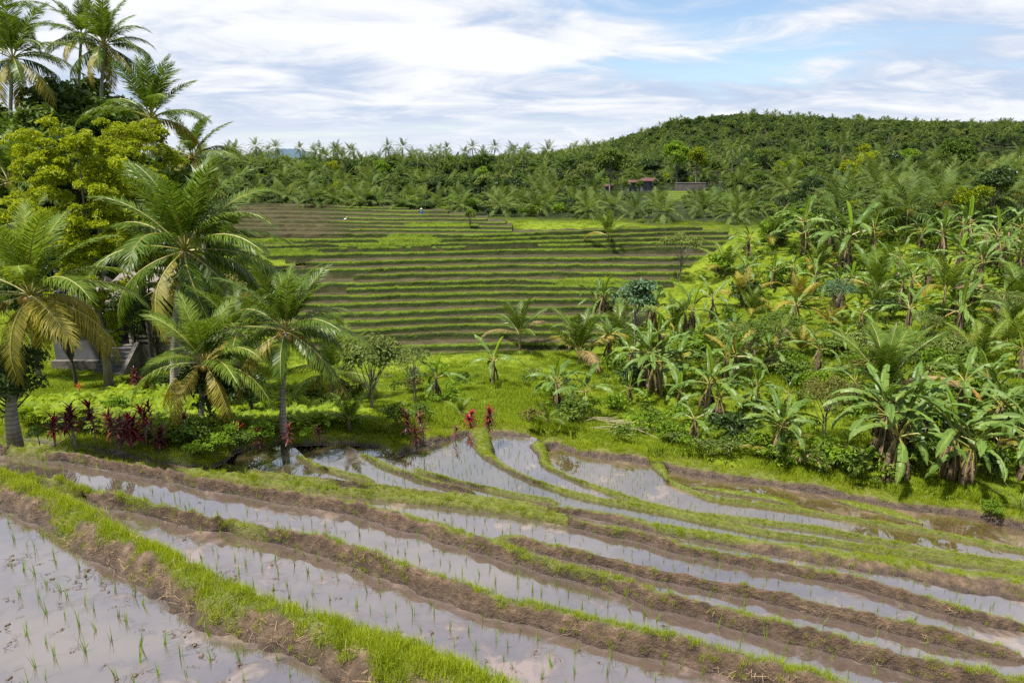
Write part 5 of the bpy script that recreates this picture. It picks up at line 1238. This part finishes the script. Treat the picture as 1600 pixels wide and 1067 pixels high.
# shrubs in the banana rows and along the bank
for i, (bx, by, h, mk, k, lab) in enumerate([
    (1305, 738, 48, 'bright', 'L', 'round bright green shrub on the bank beside the thickest banana clump'), (1140, 690, 62, 'dark', 'S', 'dark shrub behind the withered stump'), (1050, 692, 45, 'bright', 'S', 'leafy green shrub beside the branch pile'), (1130, 712, 35, 'mid', 'S', 'low weed clump on the bank'),
    (1430, 735, 50, 'mid', 'S', 'green shrub between the two large banana clumps'), (1545, 745, 60, 'dark', 'S', 'dark shrub under the right banana clump'), (1548, 806, 30, 'bright', 'S', 'weedy green shrub at the right end of the bank'), (995, 605, 50, 'dark', 'S', 'dark shrub in the middle banana row'),
    (1160, 480, 50, 'dark', 'S', 'dark round bush on the upper slope'), (1390, 500, 40, 'dark', 'S', 'dark bush under the upright young palm'), (1510, 580, 45, 'mid', 'S', 'green bush in the open grass'), (1080, 560, 45, 'bright', 'S', 'bright bush among the bananas'),
    (620, 668, 45, 'mid', 'S', 'weedy green shrub below the round tree'), (660, 660, 38, 'mid', 'S', 'second weedy shrub near the red plants'), (520, 640, 34, 'mid', 'S', 'green shrub behind the young palm'), (480, 686, 22, 'bright', 'S', 'green weeds at the foot of the slim palm'),
    (300, 698, 60, 'mid', 'S', 'leafy green shrub beside the maroon plants'), (360, 695, 46, 'bright', 'S', 'bright shrub under the short palm'), (410, 692, 40, 'bright', 'S', 'green shrub left of the slim palm'), (338, 708, 40, 'bright', 'S', 'bright shrub hanging over the end of the dark pond'), (378, 702, 38, 'mid', 'S', 'green shrub on the rim of the dark pond'), (308, 714, 30, 'bright', 'S', 'low bright shrub at the head of the dark pond'), (180, 650, 40, 'bright', 'S', 'bright bush behind the red plants'), (260, 612, 38, 'mid', 'S', 'bush in front of the veranda'),
    (60, 690, 30, 'mid', 'S', 'low bush beside the dark tree trunk'), (220, 600, 30, 'dark', 'S', 'dark bush beside the grey trunk'), (900, 660, 50, 'mid', 'S', 'ferny bush at the banana pair'), (830, 662, 30, 'olive', 'S', 'cut grassy stump beside the branch pile'), (645, 612, 30, 'olive', 'S', 'shaggy brown stump in the lawn'),
    (1240, 600, 46, 'mid', 'S', 'bush under the second feathery tree'), (1590, 665, 60, 'mid', 'S', 'bush between right banana clumps'), (960, 640, 30, 'bright', 'S', 'small bush in the lawn'), (1210, 445, 40, 'bright', 'S', 'pale bush on the upper slope'), (1500, 470, 40, 'pale', 'S', 'pale bush below the orange palm'), (1290, 560, 40, 'mid', 'S', 'bush on the mid slope'),
    (1480, 690, 60, 'dark', 'S', 'dark shrub behind the banana pair with the orange leaf'), (1340, 560, 50, 'pale', 'S', 'pale weedy bush on the mid slope'), (1120, 430, 36, 'bright', 'L', 'yellowish big-leaved bush at the terrace corner'), (1400, 690, 70, 'dark', 'S', 'dark shrub behind the thickest banana clump')]):
    b = on_ground(bx, by); kd = SHL[i % 2] if k == 'L' else SH[i % 3]
    tree(kd, mk, b, hpx(b, h) / 1.35, lab, 'shrub', 'shrub', 'shrubs on the bank and slope')
# cordylines
for i, (bx, by, h, hd, mats, lab) in enumerate([
    (85, 690, 40, 2, ('red', 'mar'), 'low spreading cordyline with dark red leaves beside the bamboo pole'), (118, 692, 58, 3, ('red', 'mar'), 'two-headed red cordyline right of the bamboo pole'), (150, 690, 68, 2, ('red', 'mar'), 'tallest deep red cordyline on a thin stem'), (180, 694, 52, 4, ('mar',), 'bushy brown-maroon cordyline with many heads'),
    (205, 692, 44, 3, ('red',), 'bright scarlet cordyline in the row'), (228, 692, 64, 3, ('red', 'mar'), 'tall dark crimson cordyline with stacked leaves'), (241, 692, 60, 2, ('mar', 'red'), 'slim magenta-tipped cordyline beside the crimson one'), (250, 697, 32, 3, ('mar',), 'low brown cordyline at the end of the row'),
    (290, 690, 38, 1, ('mar',), 'single maroon cordyline above the leafy shrub'), (375, 690, 34, 1, ('red', ), 'small red cordyline under the short palm'), (632, 676, 34, 2, ('mar',), 'maroon cordyline near the mirror pond'), (662, 688, 34, 1, ('mar',), 'thin maroon cordyline on a bare stem'),
    (735, 672, 34, 2, ('red',), 'bright red cordyline beside the pond corner'), (764, 675, 40, 3, ('red', 'mar'), 'crimson cordyline with dark stem at the hooked bund'), (652, 694, 22, 1, ('mar',), 'tiny maroon cordyline at the pond edge'), (500, 690, 20, 1, ('mar',), 'small brown cordyline beside the dry grass'),
    (405, 696, 20, 1, ('mar',), 'small red-brown cordyline above the dark pond'), (712, 684, 16, 1, ('mar',), 'tiny brown cordyline in the grass'), (215, 612, 34, 3, ('mar',), 'dark purple bush plant on the lawn'), (125, 615, 22, 1, ('ora',), 'orange flower rosette above the ferns'), (450, 690, 20, 1, ('mar',), 'small brown cordyline beside the slim palm')]):
    b = on_ground(bx, by); H = hpx(b, h)
    o = cordyline(b, max(0.35, H), hd, 400 + i, lab, mats=mats)
    if H < 0.6: o.scale = (0.8,) * 3
# ------------------------------------------------------------------ groves and forest behind the terraces
def band(n, y0, y1, p0, p1, dmin, seed, clear=False, power=1.0):
    r = np.random.default_rng(seed); out = []; k0 = 0; tries = 0
    while len(out) - k0 < n and tries < n * 60:
        tries += 1
        y = y0 + (y1 - y0) * r.random() ** power; x = (r.uniform(p0, p1) - 800) / FPX * y / ct_
        if out and min((x - a) ** 2 + (y - b) ** 2 for a, b in out[-400:]) < dmin * dmin: continue
        if inpoly(np.array([[x, y]]), TERR_POLY)[0]: continue
        if clear and 925 < x / y * FPX * ct_ + 800 < 1118 and y < 176: continue      # open plots before the far houses
        out.append((x, y))
    P = np.array(out[k0:]); return np.c_[P, Tz(P)]
npalm = 0
def top_height(b, row):                             # height that lifts a tree standing at b to the given picture row
    return ZC + (262 - row) / FPX * b[1] - b[2]
def palms(P, rows, hmin, s0, s1, label, group, hmax=18.0):
    global npalm
    for b in P:
        s = random.uniform(s0, s1); H = min(hmax, max(hmin, top_height(b, rows(b) + random.uniform(-14, 14)) - 2.9 * s))
        far_palm(b, H, s, npalm, label, group); npalm += 1
ntree = 0
TN = {'yellow': 'yellow-green ', 'mid': 'green ', 'dark': 'dark green ', 'pale': 'pale green ', 'blue': 'blue-green ', 'bright': 'bright green ', 'olive': 'olive ', 'hill': 'dull green '}
def trees(P, rows, hmin, hmax, mks, label, group):
    global ntree
    for b in P:
        mk = random.choice(mks); H = min(hmax, max(hmin, top_height(b, rows(b) + random.uniform(-10, 14))))
        tree(FT[ntree % 5], mk, b, H / 8.0, TN[mk] + label, group=group); ntree += 1
def row_right(b): return 320 - 100 * min(1, (b[1] - 62) / 88.0)
def row_mid(b): return (296 if b[0] / b[1] < 0.3 else 272) - 48 * (b[1] - 125) / 125.0
palms(band(46, 90, 122, 350, 940, 3.2, 1), lambda b: 304, 1.2, 0.75, 0.95, 'low coconut palm in the row along the top of the brown terraces', 'palms along the top of the terraces')
palms(band(18, 82, 120, 900, 1180, 4.0, 2), lambda b: 322, 1.0, 0.7, 0.9, 'low coconut palm in the scrub beyond the green terraces', 'palms in the scrub beyond the terraces')
trees(band(40, 92, 135, 350, 900, 4, 3), lambda b: 312, 2.4, 5.5, ['mid', 'pale', 'bright', 'dark', 'dark'], 'bushy tree among the palms above the terraces', 'bushes among the terrace palms')
trees(band(40, 80, 150, 930, 1190, 3.5, 4), lambda b: 328, 1.6, 4.2, ['pale', 'pale', 'pale', 'mid'], 'scrubby tree in the belt beyond the green terraces', 'scrub belt beyond the terraces')
palms(band(56, 64, 150, 1185, 1680, 4.0, 5), row_right, 3.0, 0.85, 1.15, 'coconut palm in the dense grove above the banana slope', 'palms above the banana slope')
trees(band(64, 66, 150, 1185, 1680, 4.0, 6), lambda b: row_right(b) + 14, 3.0, 9.0, ['mid', 'dark', 'yellow', 'bright', 'dark', 'olive'], 'broadleaf tree in the grove above the banana slope', 'trees above the banana slope')
palms(band(85, 125, 250, 330, 1700, 5.0, 7, True), row_mid, 3.0, 0.9, 1.2, 'tall coconut palm in the middle of the far grove', 'palms of the far grove')
trees(band(80, 128, 260, 330, 1700, 5.0, 8, True), lambda b: row_mid(b) + 8, 3.5, 11.0, ['mid', 'mid', 'dark', 'pale', 'yellow', 'bright', 'hill'], 'broadleaf tree in the middle of the far grove', 'trees of the far grove')
palms(band(72, 250, 420, 300, 960, 6, 9), lambda b: 232, 5.0, 1.0, 1.3, 'emergent coconut palm standing against the sky over the far forest', 'palms on the forest skyline', 17.0)
trees(band(36, 250, 420, 300, 1700, 6, 10), lambda b: 246 if b[0] / b[1] < 0.12 else 232, 6, 13, ['hill', 'mid', 'dark', 'hill', 'pale'], 'forest tree below the skyline palms', 'trees of the far forest')
# bigger marked trees
for bx, yt, dp, mk, s, lab in [(1000, 282, 160, 'mid', 1, 'green tree half hiding the far house'), (1025, 280, 158, 'dark', 3, 'dark narrow tree right of the far house'), (975, 280, 156, 'pale', 0, 'pale tree before the tiny far huts'), (1560, 262, 72, 'dark', 0, 'large dark round tree at the right forest edge'), (1520, 285, 66, 'yellow', 2, 'broad yellow-green tree beside the dark round one'), (1500, 215, 130, 'mid', 1, 'tall green tree above the right grove'), (1270, 270, 95, 'dark', 2, 'dark bushy tree over the banana slope'),
                              (1090, 228, 170, 'yellow', 3, 'tall yellow-green tree beside the far wall'), (1060, 222, 175, 'bright', 0, 'bright green tree behind the far houses'), (915, 255, 150, 'pale', 0, 'pale rounded tree left of the far houses'), (955, 232, 160, 'mid', 1, 'tall loose tree left of the far houses'), (870, 262, 140, 'dark', 3, 'dark narrow tree beyond the terraces'), (1065, 265, 178, 'dark', 1, 'dark tree in front of the far wall'), (1590, 330, 62, 'dark', 1, 'dark tree at the right edge of the grove')]:
    q = at_depth(bx, yt, dp); z = Tz([[q[0], dp]])[0]; tree(FT[s], mk, (q[0], dp, z), max(3, q[2] - z) / 8.0, lab)

def joined(kind_crown, kind_trunk, h, top, cs, name):
    V, F, M = [], [], []
    n0 = 0
    for me, sc_, off, mo in ((kind_trunk, (h, h, h), (0, 0, 0), 0), (kind_crown, (cs, cs, cs), top, 1)):
        v = np.empty(len(me.vertices) * 3, np.float32); me.vertices.foreach_get('co', v); v = v.reshape(-1, 3) * np.array(sc_) + np.array(off)
        F += [[i + n0 for i in p.vertices] for p in me.polygons]; M += [mo] * len(me.polygons); V.append(v); n0 += len(v)
    out = bpy.data.meshes.new(name); out.from_pydata(np.concatenate(V).tolist(), [], F)
    out.materials.append(kind_trunk.materials[0]); out.materials.append(kind_crown.materials[0])
    out.polygons.foreach_set('material_index', M); out.update(); return out
FTL = [TreeKind(2.9, 2.5, 5.4, 4.6, 0.17, 20, 1.15, 85, 0.6, 150 + s) for s in range(3)]      # lighter trees for the hill
fsrc = []
for i in range(4): fsrc.append(joined(FCROWN[i], FTRUNK[i % 3], 7.5, (FTOP[i % 3][0] * 7.5, FTOP[i % 3][1] * 7.5, 7.5), 1.05, 'forest_palm'))
tsrc = [joined(k.get(mk), k.trunk, 1.0, (0, 0, 0), 1.0, 'forest_tree') for k, mk in ((FTL[0], 'hill'), (FTL[1], 'mid'), (FTL[2], 'dark'), (FTL[1], 'hill'), (FTL[0], 'pale'))]
C_FOR = make_collection('forest_src', [src('a_tree', m) for m in tsrc] + [src('b_palm', fsrc[i]) for i in range(4)])
def forest(n, y0, y1, p0, p1, seed, row=None, s0=0.5, s1=0.9):
    r = np.random.default_rng(seed); y = np.sqrt(r.uniform(y0 * y0, y1 * y1, n)); x = (r.uniform(p0, p1, n) - 800) / FPX * y
    P = np.c_[x, y]; z = Tz(P)
    s = r.uniform(s0, s1, n)
    if row is not None: s = np.minimum(s * 2.0, np.clip((ZC + (262 - row - r.uniform(-8, 16, n)) / FPX * y - z) / 9.5, 0.3, 1.7))
    k = ~((x / y * FPX + 800 > 925) & (x / y * FPX + 800 < 1118) & (y < 178)) & ~inpoly(P, TERR_POLY)
    return np.c_[P, z, s][k]
FP = np.concatenate([forest(560, 130, 260, 300, 1720, 21, 268), forest(2300, 255, 460, 200, 1800, 22, 243), forest(7800, 430, 860, 800, 1850, 23, None, 0.65, 1.15), forest(1400, 440, 900, -50, 900, 24, 244), forest(260, 60, 200, -350, 60, 25)])
C_FOR = make_collection('forest_mix', [src('a_tree', m) for m in tsrc + tsrc[:3]] + [src('b_palm', fsrc[i]) for i in range(2)])
scatter('forest', FP[:, :3], rots(len(FP), 0.05), FP[:, 3], C_FOR, 10, 'dense forest of broadleaf trees and palms over the far plain and hill')
C_UND = make_collection('undergrowth_src', [src('a_bush', k.get(mk)) for k, mk in ((FTL[0], 'mid'), (FTL[1], 'pale'), (FTL[2], 'dark'), (FTL[1], 'bright'), (FTL[0], 'hill'))])
UP = np.concatenate([forest(900, 90, 140, 330, 1700, 31, None, 0.16, 0.34), forest(1300, 130, 270, 330, 1750, 32, None, 0.25, 0.5), forest(260, 68, 110, 1190, 1700, 33, None, 0.2, 0.4), forest(300, 45, 100, -250, 380, 34, None, 0.2, 0.45)])
UP[:, 2] -= UP[:, 3] * 2.6
scatter('grove_undergrowth', UP[:, :3], rots(len(UP), 0.05), UP[:, 3], C_UND, 5, 'low bushy undergrowth filling the groves between the palms')

# ------------------------------------------------------------------ buildings
M_WALL = mat_plain('grey_render', (0.05, 0.05, 0.055), (0.115, 0.115, 0.125), 1.2, 0.9)
M_STONE = mat_plain('stone_plinth', (0.05, 0.045, 0.04), (0.16, 0.14, 0.12), 3.0, 0.95, 1.0)
M_ROOF = mat_plain('weathered_roof', (0.10, 0.085, 0.07), (0.22, 0.19, 0.165), 2.0, 0.9)
M_RED = mat_plain('red_tile_roof', (0.05, 0.02, 0.016), (0.09, 0.035, 0.026), 1.0, 0.85)
M_DARK = mat_plain('dark_opening', (0.006, 0.006, 0.007), (0.014, 0.014, 0.016), 2.0, 0.35, 0)
M_BEAM = mat_plain('pale_concrete', (0.22, 0.20, 0.18), (0.36, 0.33, 0.30), 3.0, 0.9)
M_WHITE = mat_plain('white_wall', (0.5, 0.5, 0.48), (0.7, 0.69, 0.66), 1.0, 0.8, 0)
M_BLUE = mat_plain('blue_panel', (0.05, 0.08, 0.2), (0.08, 0.12, 0.26), 1.0, 0.6, 0)
def part(name, root, mat, fn, sm=False):
    b = MB(); fn(b); return link(name, b.mesh(name, [mat], sm), root)
def gable(b, c, hx, hy, h, t=0.12, ov=0.4):
    x, y = hx + ov, hy + ov; V = np.array([(-x, -y, 0), (x, -y, 0), (x, y, 0), (-x, y, 0), (-x * 0.7, 0, h), (x * 0.7, 0, h)], float)
    V = np.concatenate([V, V - np.array([0, 0, t])]) + np.asarray(c, float)
    b.add(V, [(0, 1, 5, 4), (2, 3, 4, 5), (6, 10, 11, 7), (8, 11, 10, 9), (0, 6, 7, 1), (1, 7, 8, 2), (2, 8, 9, 3), (3, 9, 6, 0)], [(1, 2, 5), (3, 0, 4), (7, 11, 8), (9, 10, 6)])
def village_house():
    Y = 39.5; q = at_depth(195, 575, Y); z = Tz([[q[0], Y]])[0]
    root = empty('village_house', (q[0], Y, z))
    m = Y / FPX; X = lambda px: (px - 195) * m; Z = lambda py: at_depth(195, py, Y)[2] - z
    part('plinth', root, M_STONE, lambda b: b.box((X(125), 1.6, Z(560) / 2 - 0.4), ((X(160) - X(85)) / 2, 2.2, Z(560) / 2 + 0.4)))
    part('wall', root, M_WALL, lambda b: b.box((X(125), 1.75, (Z(480) + Z(560)) / 2), ((X(158) - X(88)) / 2, 2.0, (Z(480) - Z(560)) / 2)))
    w = part('window', root, M_DARK, lambda b: b.box((X(128), -0.30, Z(506)), (0.42, 0.05, 0.28)))
    part('frame', w, M_BEAM, lambda b: [b.box((X(128), -0.33, Z(506) + s * 0.31), (0.5, 0.05, 0.035)) for s in (-1, 1)])
    part('roof', root, M_ROOF, lambda b: gable(b, (X(125), 1.75, Z(480)), (X(158) - X(88)) / 2, 2.0, 1.5))
    part('veranda_floor', root, M_STONE, lambda b: b.box((X(240), 2.4, Z(540) / 2 - 0.3), ((X(315) - X(165)) / 2, 2.3, Z(540) / 2 + 0.3)))
    part('rear_wall', root, M_WALL, lambda b: b.box((X(240), 4.2, (Z(480) + Z(540)) / 2 + 0.1), ((X(310) - X(170)) / 2, 0.15, (Z(480) - Z(540)) / 2 + 0.2)))
    for px in (172, 205, 236, 268, 308): part('column', root, M_BEAM, lambda b: b.box((X(px), 0.45, (Z(470) + Z(540)) / 2), (0.09, 0.09, (Z(470) - Z(540)) / 2)))
    for py in (527, 534): part('rail', root, M_BEAM, lambda b: b.box((X(252), 0.30, Z(py)), (X(300) - X(252), 0.05, 0.06)))
    for px in (190, 250): part('doorway', root, M_DARK, lambda b: b.box((X(px), 4.02, Z(518)), (0.45, 0.04, 0.75)))
    part('veranda_roof', root, M_ROOF, lambda b: gable(b, (X(240), 2.4, Z(470)), (X(310) - X(170)) / 2, 2.2, 1.6))
    for k in range(7): part('step', root, M_WALL, lambda b: b.box((X(194), -0.2 - 0.26 * k, Z(540) - 0.17 * (k + 1)), (0.75, 0.16, 0.10)))
    part('stair_base', root, M_STONE, lambda b: b.add([(X(194) - 0.7, 0.1, -0.3), (X(194) + 0.7, 0.1, -0.3), (X(194) + 0.7, -2.0, -0.3), (X(194) - 0.7, -2.0, -0.3), (X(194) - 0.7, 0.1, Z(540) - 0.2), (X(194) + 0.7, 0.1, Z(540) - 0.2), (X(194) + 0.7, -2.0, Z(540) - 1.55), (X(194) - 0.7, -2.0, Z(540) - 1.55)],
         [(4, 5, 6, 7), (0, 3, 2, 1), (0, 1, 5, 4), (1, 2, 6, 5), (2, 3, 7, 6), (3, 0, 4, 7)]))
    part('stair_wall', root, M_STONE, lambda b: b.add([(X(194) + 0.78, 0.1, -0.3), (X(194) + 1.0, 0.1, -0.3), (X(194) + 1.0, -2.1, -0.3), (X(194) + 0.78, -2.1, -0.3), (X(194) + 0.78, 0.1, Z(540) + 0.2), (X(194) + 1.0, 0.1, Z(540) + 0.2), (X(194) + 1.0, -2.1, Z(540) - 1.2), (X(194) + 0.78, -2.1, Z(540) - 1.2)],
         [(4, 5, 6, 7), (0, 3, 2, 1), (0, 1, 5, 4), (1, 2, 6, 5), (2, 3, 7, 6), (3, 0, 4, 7)]))
    tag(root, 'grey rendered house with stone plinth, veranda and steps hidden among trees', 'house')
village_house()
def hut(px, py, w, h, dp, wall, label, rm=M_RED):
    q = at_depth(px, py, dp); m = dp / FPX; z = q[2]; hx, hy, hz = w * m / 2, w * m * 0.4, h * m * 0.5
    root = empty('hut', (q[0], dp, z - 0.3))
    part('wall', root, wall, lambda b: b.box((0, 0, hz - 0.5), (hx, hy, hz + 0.8)))
    part('roof', root, rm, lambda b: gable(b, (0, 0, 2 * hz + 0.3), hx, hy, h * m * 0.55, 0.15, 0.5))
    part('door', root, M_DARK, lambda b: b.box((hx * 0.3, -hy - 0.03, hz * 0.7 + 0.2), (hx * 0.16, 0.04, hz * 0.7)))
    part('window', root, M_BLUE, lambda b: b.box((-hx * 0.4, -hy - 0.03, hz + 0.2), (hx * 0.22, 0.04, hz * 0.35)))
    tag(root, label, 'house')
hut(1013, 291, 21, 8, 172, M_WALL, 'small far house with red-brown roof beside the dark wall')
hut(988, 291, 12, 6, 174, M_WALL, 'tiny far hut with red-brown roof left of the other house')
hut(952, 296, 11, 5, 165, M_WALL, 'tiny far hut with pinkish walls under the loose tree')
hut(1134, 287, 10, 3, 172, M_WALL, 'small pale far shed beyond the dark wall', M_BEAM)
q0, q1 = at_depth(1055, 293, 168), at_depth(1102, 293, 168)
gw = empty('garden_wall', ((q0[0] + q1[0]) / 2, 168, q0[2] - 0.4))
part('wall', gw, M_STONE, lambda b: b.box((0, 0, 0.4), ((q1[0] - q0[0]) / 2, 0.15, 1.0)))
part('coping', gw, M_BEAM, lambda b: b.box((0, 0, 1.45), ((q1[0] - q0[0]) / 2 + 0.1, 0.22, 0.05)))
tag(gw, 'long dark garden wall beside the far houses', 'wall')
# small terraced plots in front of the far houses
for k in range(6):
    dr = 5.15 - 0.28 * k; xs = np.linspace(1035 - 3 * k, 1108, 40); P = np.array([at_drop(x, 313 - 3.2 * k, dr) for x in xs]); P[:, 1] *= 1
    P = np.array([at_depth(x, 314 - 3.0 * k, 138 + 4.0 * k) for x in xs]); cols = []
    for dy, dz in [(-0.5, -0.9), (-0.15, -0.35), (0, 0.0), (0.4, 0.0), (1.0, -0.03), (4.6, -0.04)]: cols.append(P + np.array([0, dy, dz]))
    G = np.stack(cols, 1); tf = np.tile([0.5, 0.8, 1, 1, 0, 0.0], (40, 1))
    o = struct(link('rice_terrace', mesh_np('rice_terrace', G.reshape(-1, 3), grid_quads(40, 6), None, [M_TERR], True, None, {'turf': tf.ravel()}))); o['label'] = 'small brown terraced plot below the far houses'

# ------------------------------------------------------------------ small things
def stick_pile():
    b = on_ground(985, 674); root = empty('branch_pile', b); m = b[1] / FPX; r = random.Random(5)
    M_ST = mat_plain('bleached_wood', (0.24, 0.19, 0.12), (0.45, 0.38, 0.27), 6, 0.85, 0)
    for i in range(20):
        x0 = r.uniform(-85, -10) * m; x1 = x0 + r.uniform(45, 110) * m; y0, y1 = r.uniform(-1.0, 1.0), r.uniform(-1.0, 1.0); z0, z1 = r.uniform(0.05, 0.25), r.uniform(0.05, 0.4)
        t = np.linspace(0, 1, 5); p = np.c_[x0 + (x1 - x0) * t, y0 + (y1 - y0) * t, z0 + (z1 - z0) * t + 0.16 * np.sin(t * 3.14) * r.uniform(0, 1)]
        p[:, 2] += Tz(p[:, :2] + b[:2]) - b[2]
        bb = MB(); bb.tube(p, [0.011, 0.010, 0.009, 0.007, 0.004], 5); link('branch', bb.mesh('branch', [M_ST], True), root)
    tag(root, 'pile of pale bare branches lying on the grass bank', 'branches')
stick_pile()
def bamboo():
    a, c = on_ground(83, 697), None; a = at_drop(83, 697, 7.25); c = at_depth(120, 675, a[1] + 1.0)
    root = empty('bamboo_pole', a); d = c - a; t = np.linspace(0, 1, 9)
    bb = MB(); bb.tube(d * t[:, None], 0.022 - 0.006 * t, 7); link('pole', bb.mesh('pole', [mat_plain('yellow_bamboo', (0.34, 0.27, 0.07), (0.5, 0.42, 0.14), 5, 0.5, 0)], True), root)
    for k in t[1:-1]:
        bb = MB(); bb.tube(np.array([d * (k - 0.006), d * (k + 0.006)]), 0.026, 7); link('node', bb.mesh('node', [M_RACHIS], True), root)
    tag(root, 'yellow bamboo pole leaning beside the red plants', 'pole')
bamboo()
def long_grass(px, py, h, label):
    b = on_ground(px, py); H = hpx(b, h); root = empty('grass_clump', b); r = random.Random(3)
    for i in range(30):
        bb = MB(); strap(bb, (0, 0, 0), i * 2.4 + r.random(), R(r.uniform(48, 85)), H * r.uniform(0.8, 1.4), 0.028, r.uniform(0.9, 2.0), 0, 7); link('blade', bb.mesh('blade', [LEAFM['pale']]), root)
    tag(root, label, 'grass clump')
long_grass(1592, 800, 58, 'clump of long pale arching grass blades at the right end of the bank')
def egret(px, py, dp, H, label):
    q = at_depth(px, py, dp); root = empty('egret', q); MW = mat_plain('white_feathers', (0.7, 0.7, 0.68), (0.82, 0.82, 0.8), 4, 0.8, 0); MY = mat_plain('dark_legs', (0.05, 0.05, 0.03), (0.1, 0.09, 0.04), 4, 0.6, 0)
    s = H
    bb = MB(); bb.tube(np.array([(-0.42, 0, 0.36), (-0.28, 0, 0.44), (-0.08, 0, 0.52), (0.10, 0, 0.56), (0.20, 0, 0.62), (0.24, 0, 0.74), (0.20, 0, 0.86), (0.25, 0, 0.95), (0.32, 0, 0.95), (0.36, 0, 0.94)]) * s, np.array([0.01, 0.07, 0.13, 0.11, 0.055, 0.035, 0.03, 0.042, 0.035, 0.012]) * s, 8)
    link('body', bb.mesh('body', [MW], True), root)
    bb = MB(); bb.tube(np.array([(0.34, 0, 0.945), (0.50, 0, 0.915)]) * s, np.array([0.014, 0.003]) * s, 5); link('beak', bb.mesh('beak', [MY], True), root)
    for d in (-0.04, 0.05):
        bb = MB(); bb.tube(np.array([(0.02, d, 0.46), (0.0, d, 0.24), (0.03, d, -0.02), (0.12, d, -0.02)]) * s, 0.011 * s, 5); link('leg', bb.mesh('leg', [MY], True), root)
    tag(root, label, 'bird')
egret(540, 346.5, 79.5, 0.55, 'white egret standing on a brown terrace')
def sack():
    q = at_depth(598, 385, 70.5); root = None; b = MB(); n = 9; t = np.linspace(-1, 1, n)
    P = np.c_[t * 0.62, 0.08 * np.sin(t * 4), 0.16 + 0.05 * np.cos(t * 6)]; b.tube(P, 0.24 * np.sqrt(np.clip(1 - t ** 4, 0.04, 1)), 9)
    o = link('sack', b.mesh('sack', [M_WHITE], True), None, (q[0], q[1], q[2] - 0.05), (0, 0, 0.5)); tag(o, 'white sack lying on the green terrace plot', 'sack')
sack()
def farmer():
    q = at_depth(659, 336, 86.5); root = empty('person', (q[0], q[1], q[2] - 0.05), 0.4, 0.6)
    MS = mat_plain('skin', (0.16, 0.085, 0.05), (0.2, 0.11, 0.065), 5, 0.6, 0); MC = mat_plain('blue_shirt', (0.03, 0.12, 0.30), (0.05, 0.18, 0.40), 5, 0.8, 0); MH = mat_plain('straw_hat', (0.5, 0.47, 0.38), (0.66, 0.62, 0.5), 5, 0.8, 0)
    vs = [(0, 0, 0.52), (0, 0.06, 0.78), (0, 0.12, 1.0), (0, 0.16, 1.08), (0, 0.20, 1.2), (0.2, 0.12, 0.96), (0.28, 0.26, 0.74), (0.26, 0.42, 0.56), (-0.2, 0.12, 0.96), (-0.28, 0.26, 0.74), (-0.26, 0.42, 0.56), (0.12, 0.02, 0.48), (0.15, 0.26, 0.5), (0.15, 0.1, 0.08), (0.16, 0.24, 0.03), (-0.12, 0.02, 0.48), (-0.15, 0.26, 0.5), (-0.15, 0.1, 0.08), (-0.16, 0.24, 0.03)]
    es = [(0, 1), (1, 2), (2, 3), (3, 4), (2, 5), (5, 6), (6, 7), (2, 8), (8, 9), (9, 10), (0, 11), (11, 12), (12, 13), (13, 14), (0, 15), (15, 16), (16, 17), (17, 18)]
    rd = [0.15, 0.15, 0.15, 0.06, 0.10, 0.06, 0.05, 0.04, 0.06, 0.05, 0.04, 0.085, 0.075, 0.05, 0.045, 0.085, 0.075, 0.05, 0.045]
    me = bpy.data.meshes.new('body'); me.from_pydata(vs, es, []); me.materials.append(MC); o = link('body', me, root)
    md = o.modifiers.new('skin', 'SKIN'); sv_ = me.skin_vertices[0].data
    for i, r_ in enumerate(rd): sv_[i].radius = (r_, r_)
    sv_[0].use_root = True
    o.modifiers.new('sub', 'SUBSURF').levels = 1
    b = MB(); t = np.linspace(0, 1, 6); b.tube(np.c_[0 * t, 0 * t + 0.22, 1.12 + 0.22 * t], 0.105 * np.sin(0.35 + t * 2.5), 9); link('head', b.mesh('head', [MS], True), root)
    b = MB(); b.tube(np.array([(0, 0.22, 1.24), (0, 0.22, 1.26), (0, 0.22, 1.42)]), [0.27, 0.27, 0.02], 12); link('hat', b.mesh('hat', [MH], True), root)
    tag(root, 'crouching person in blue shirt and pale cone hat at the terrace edge', 'person')
farmer()
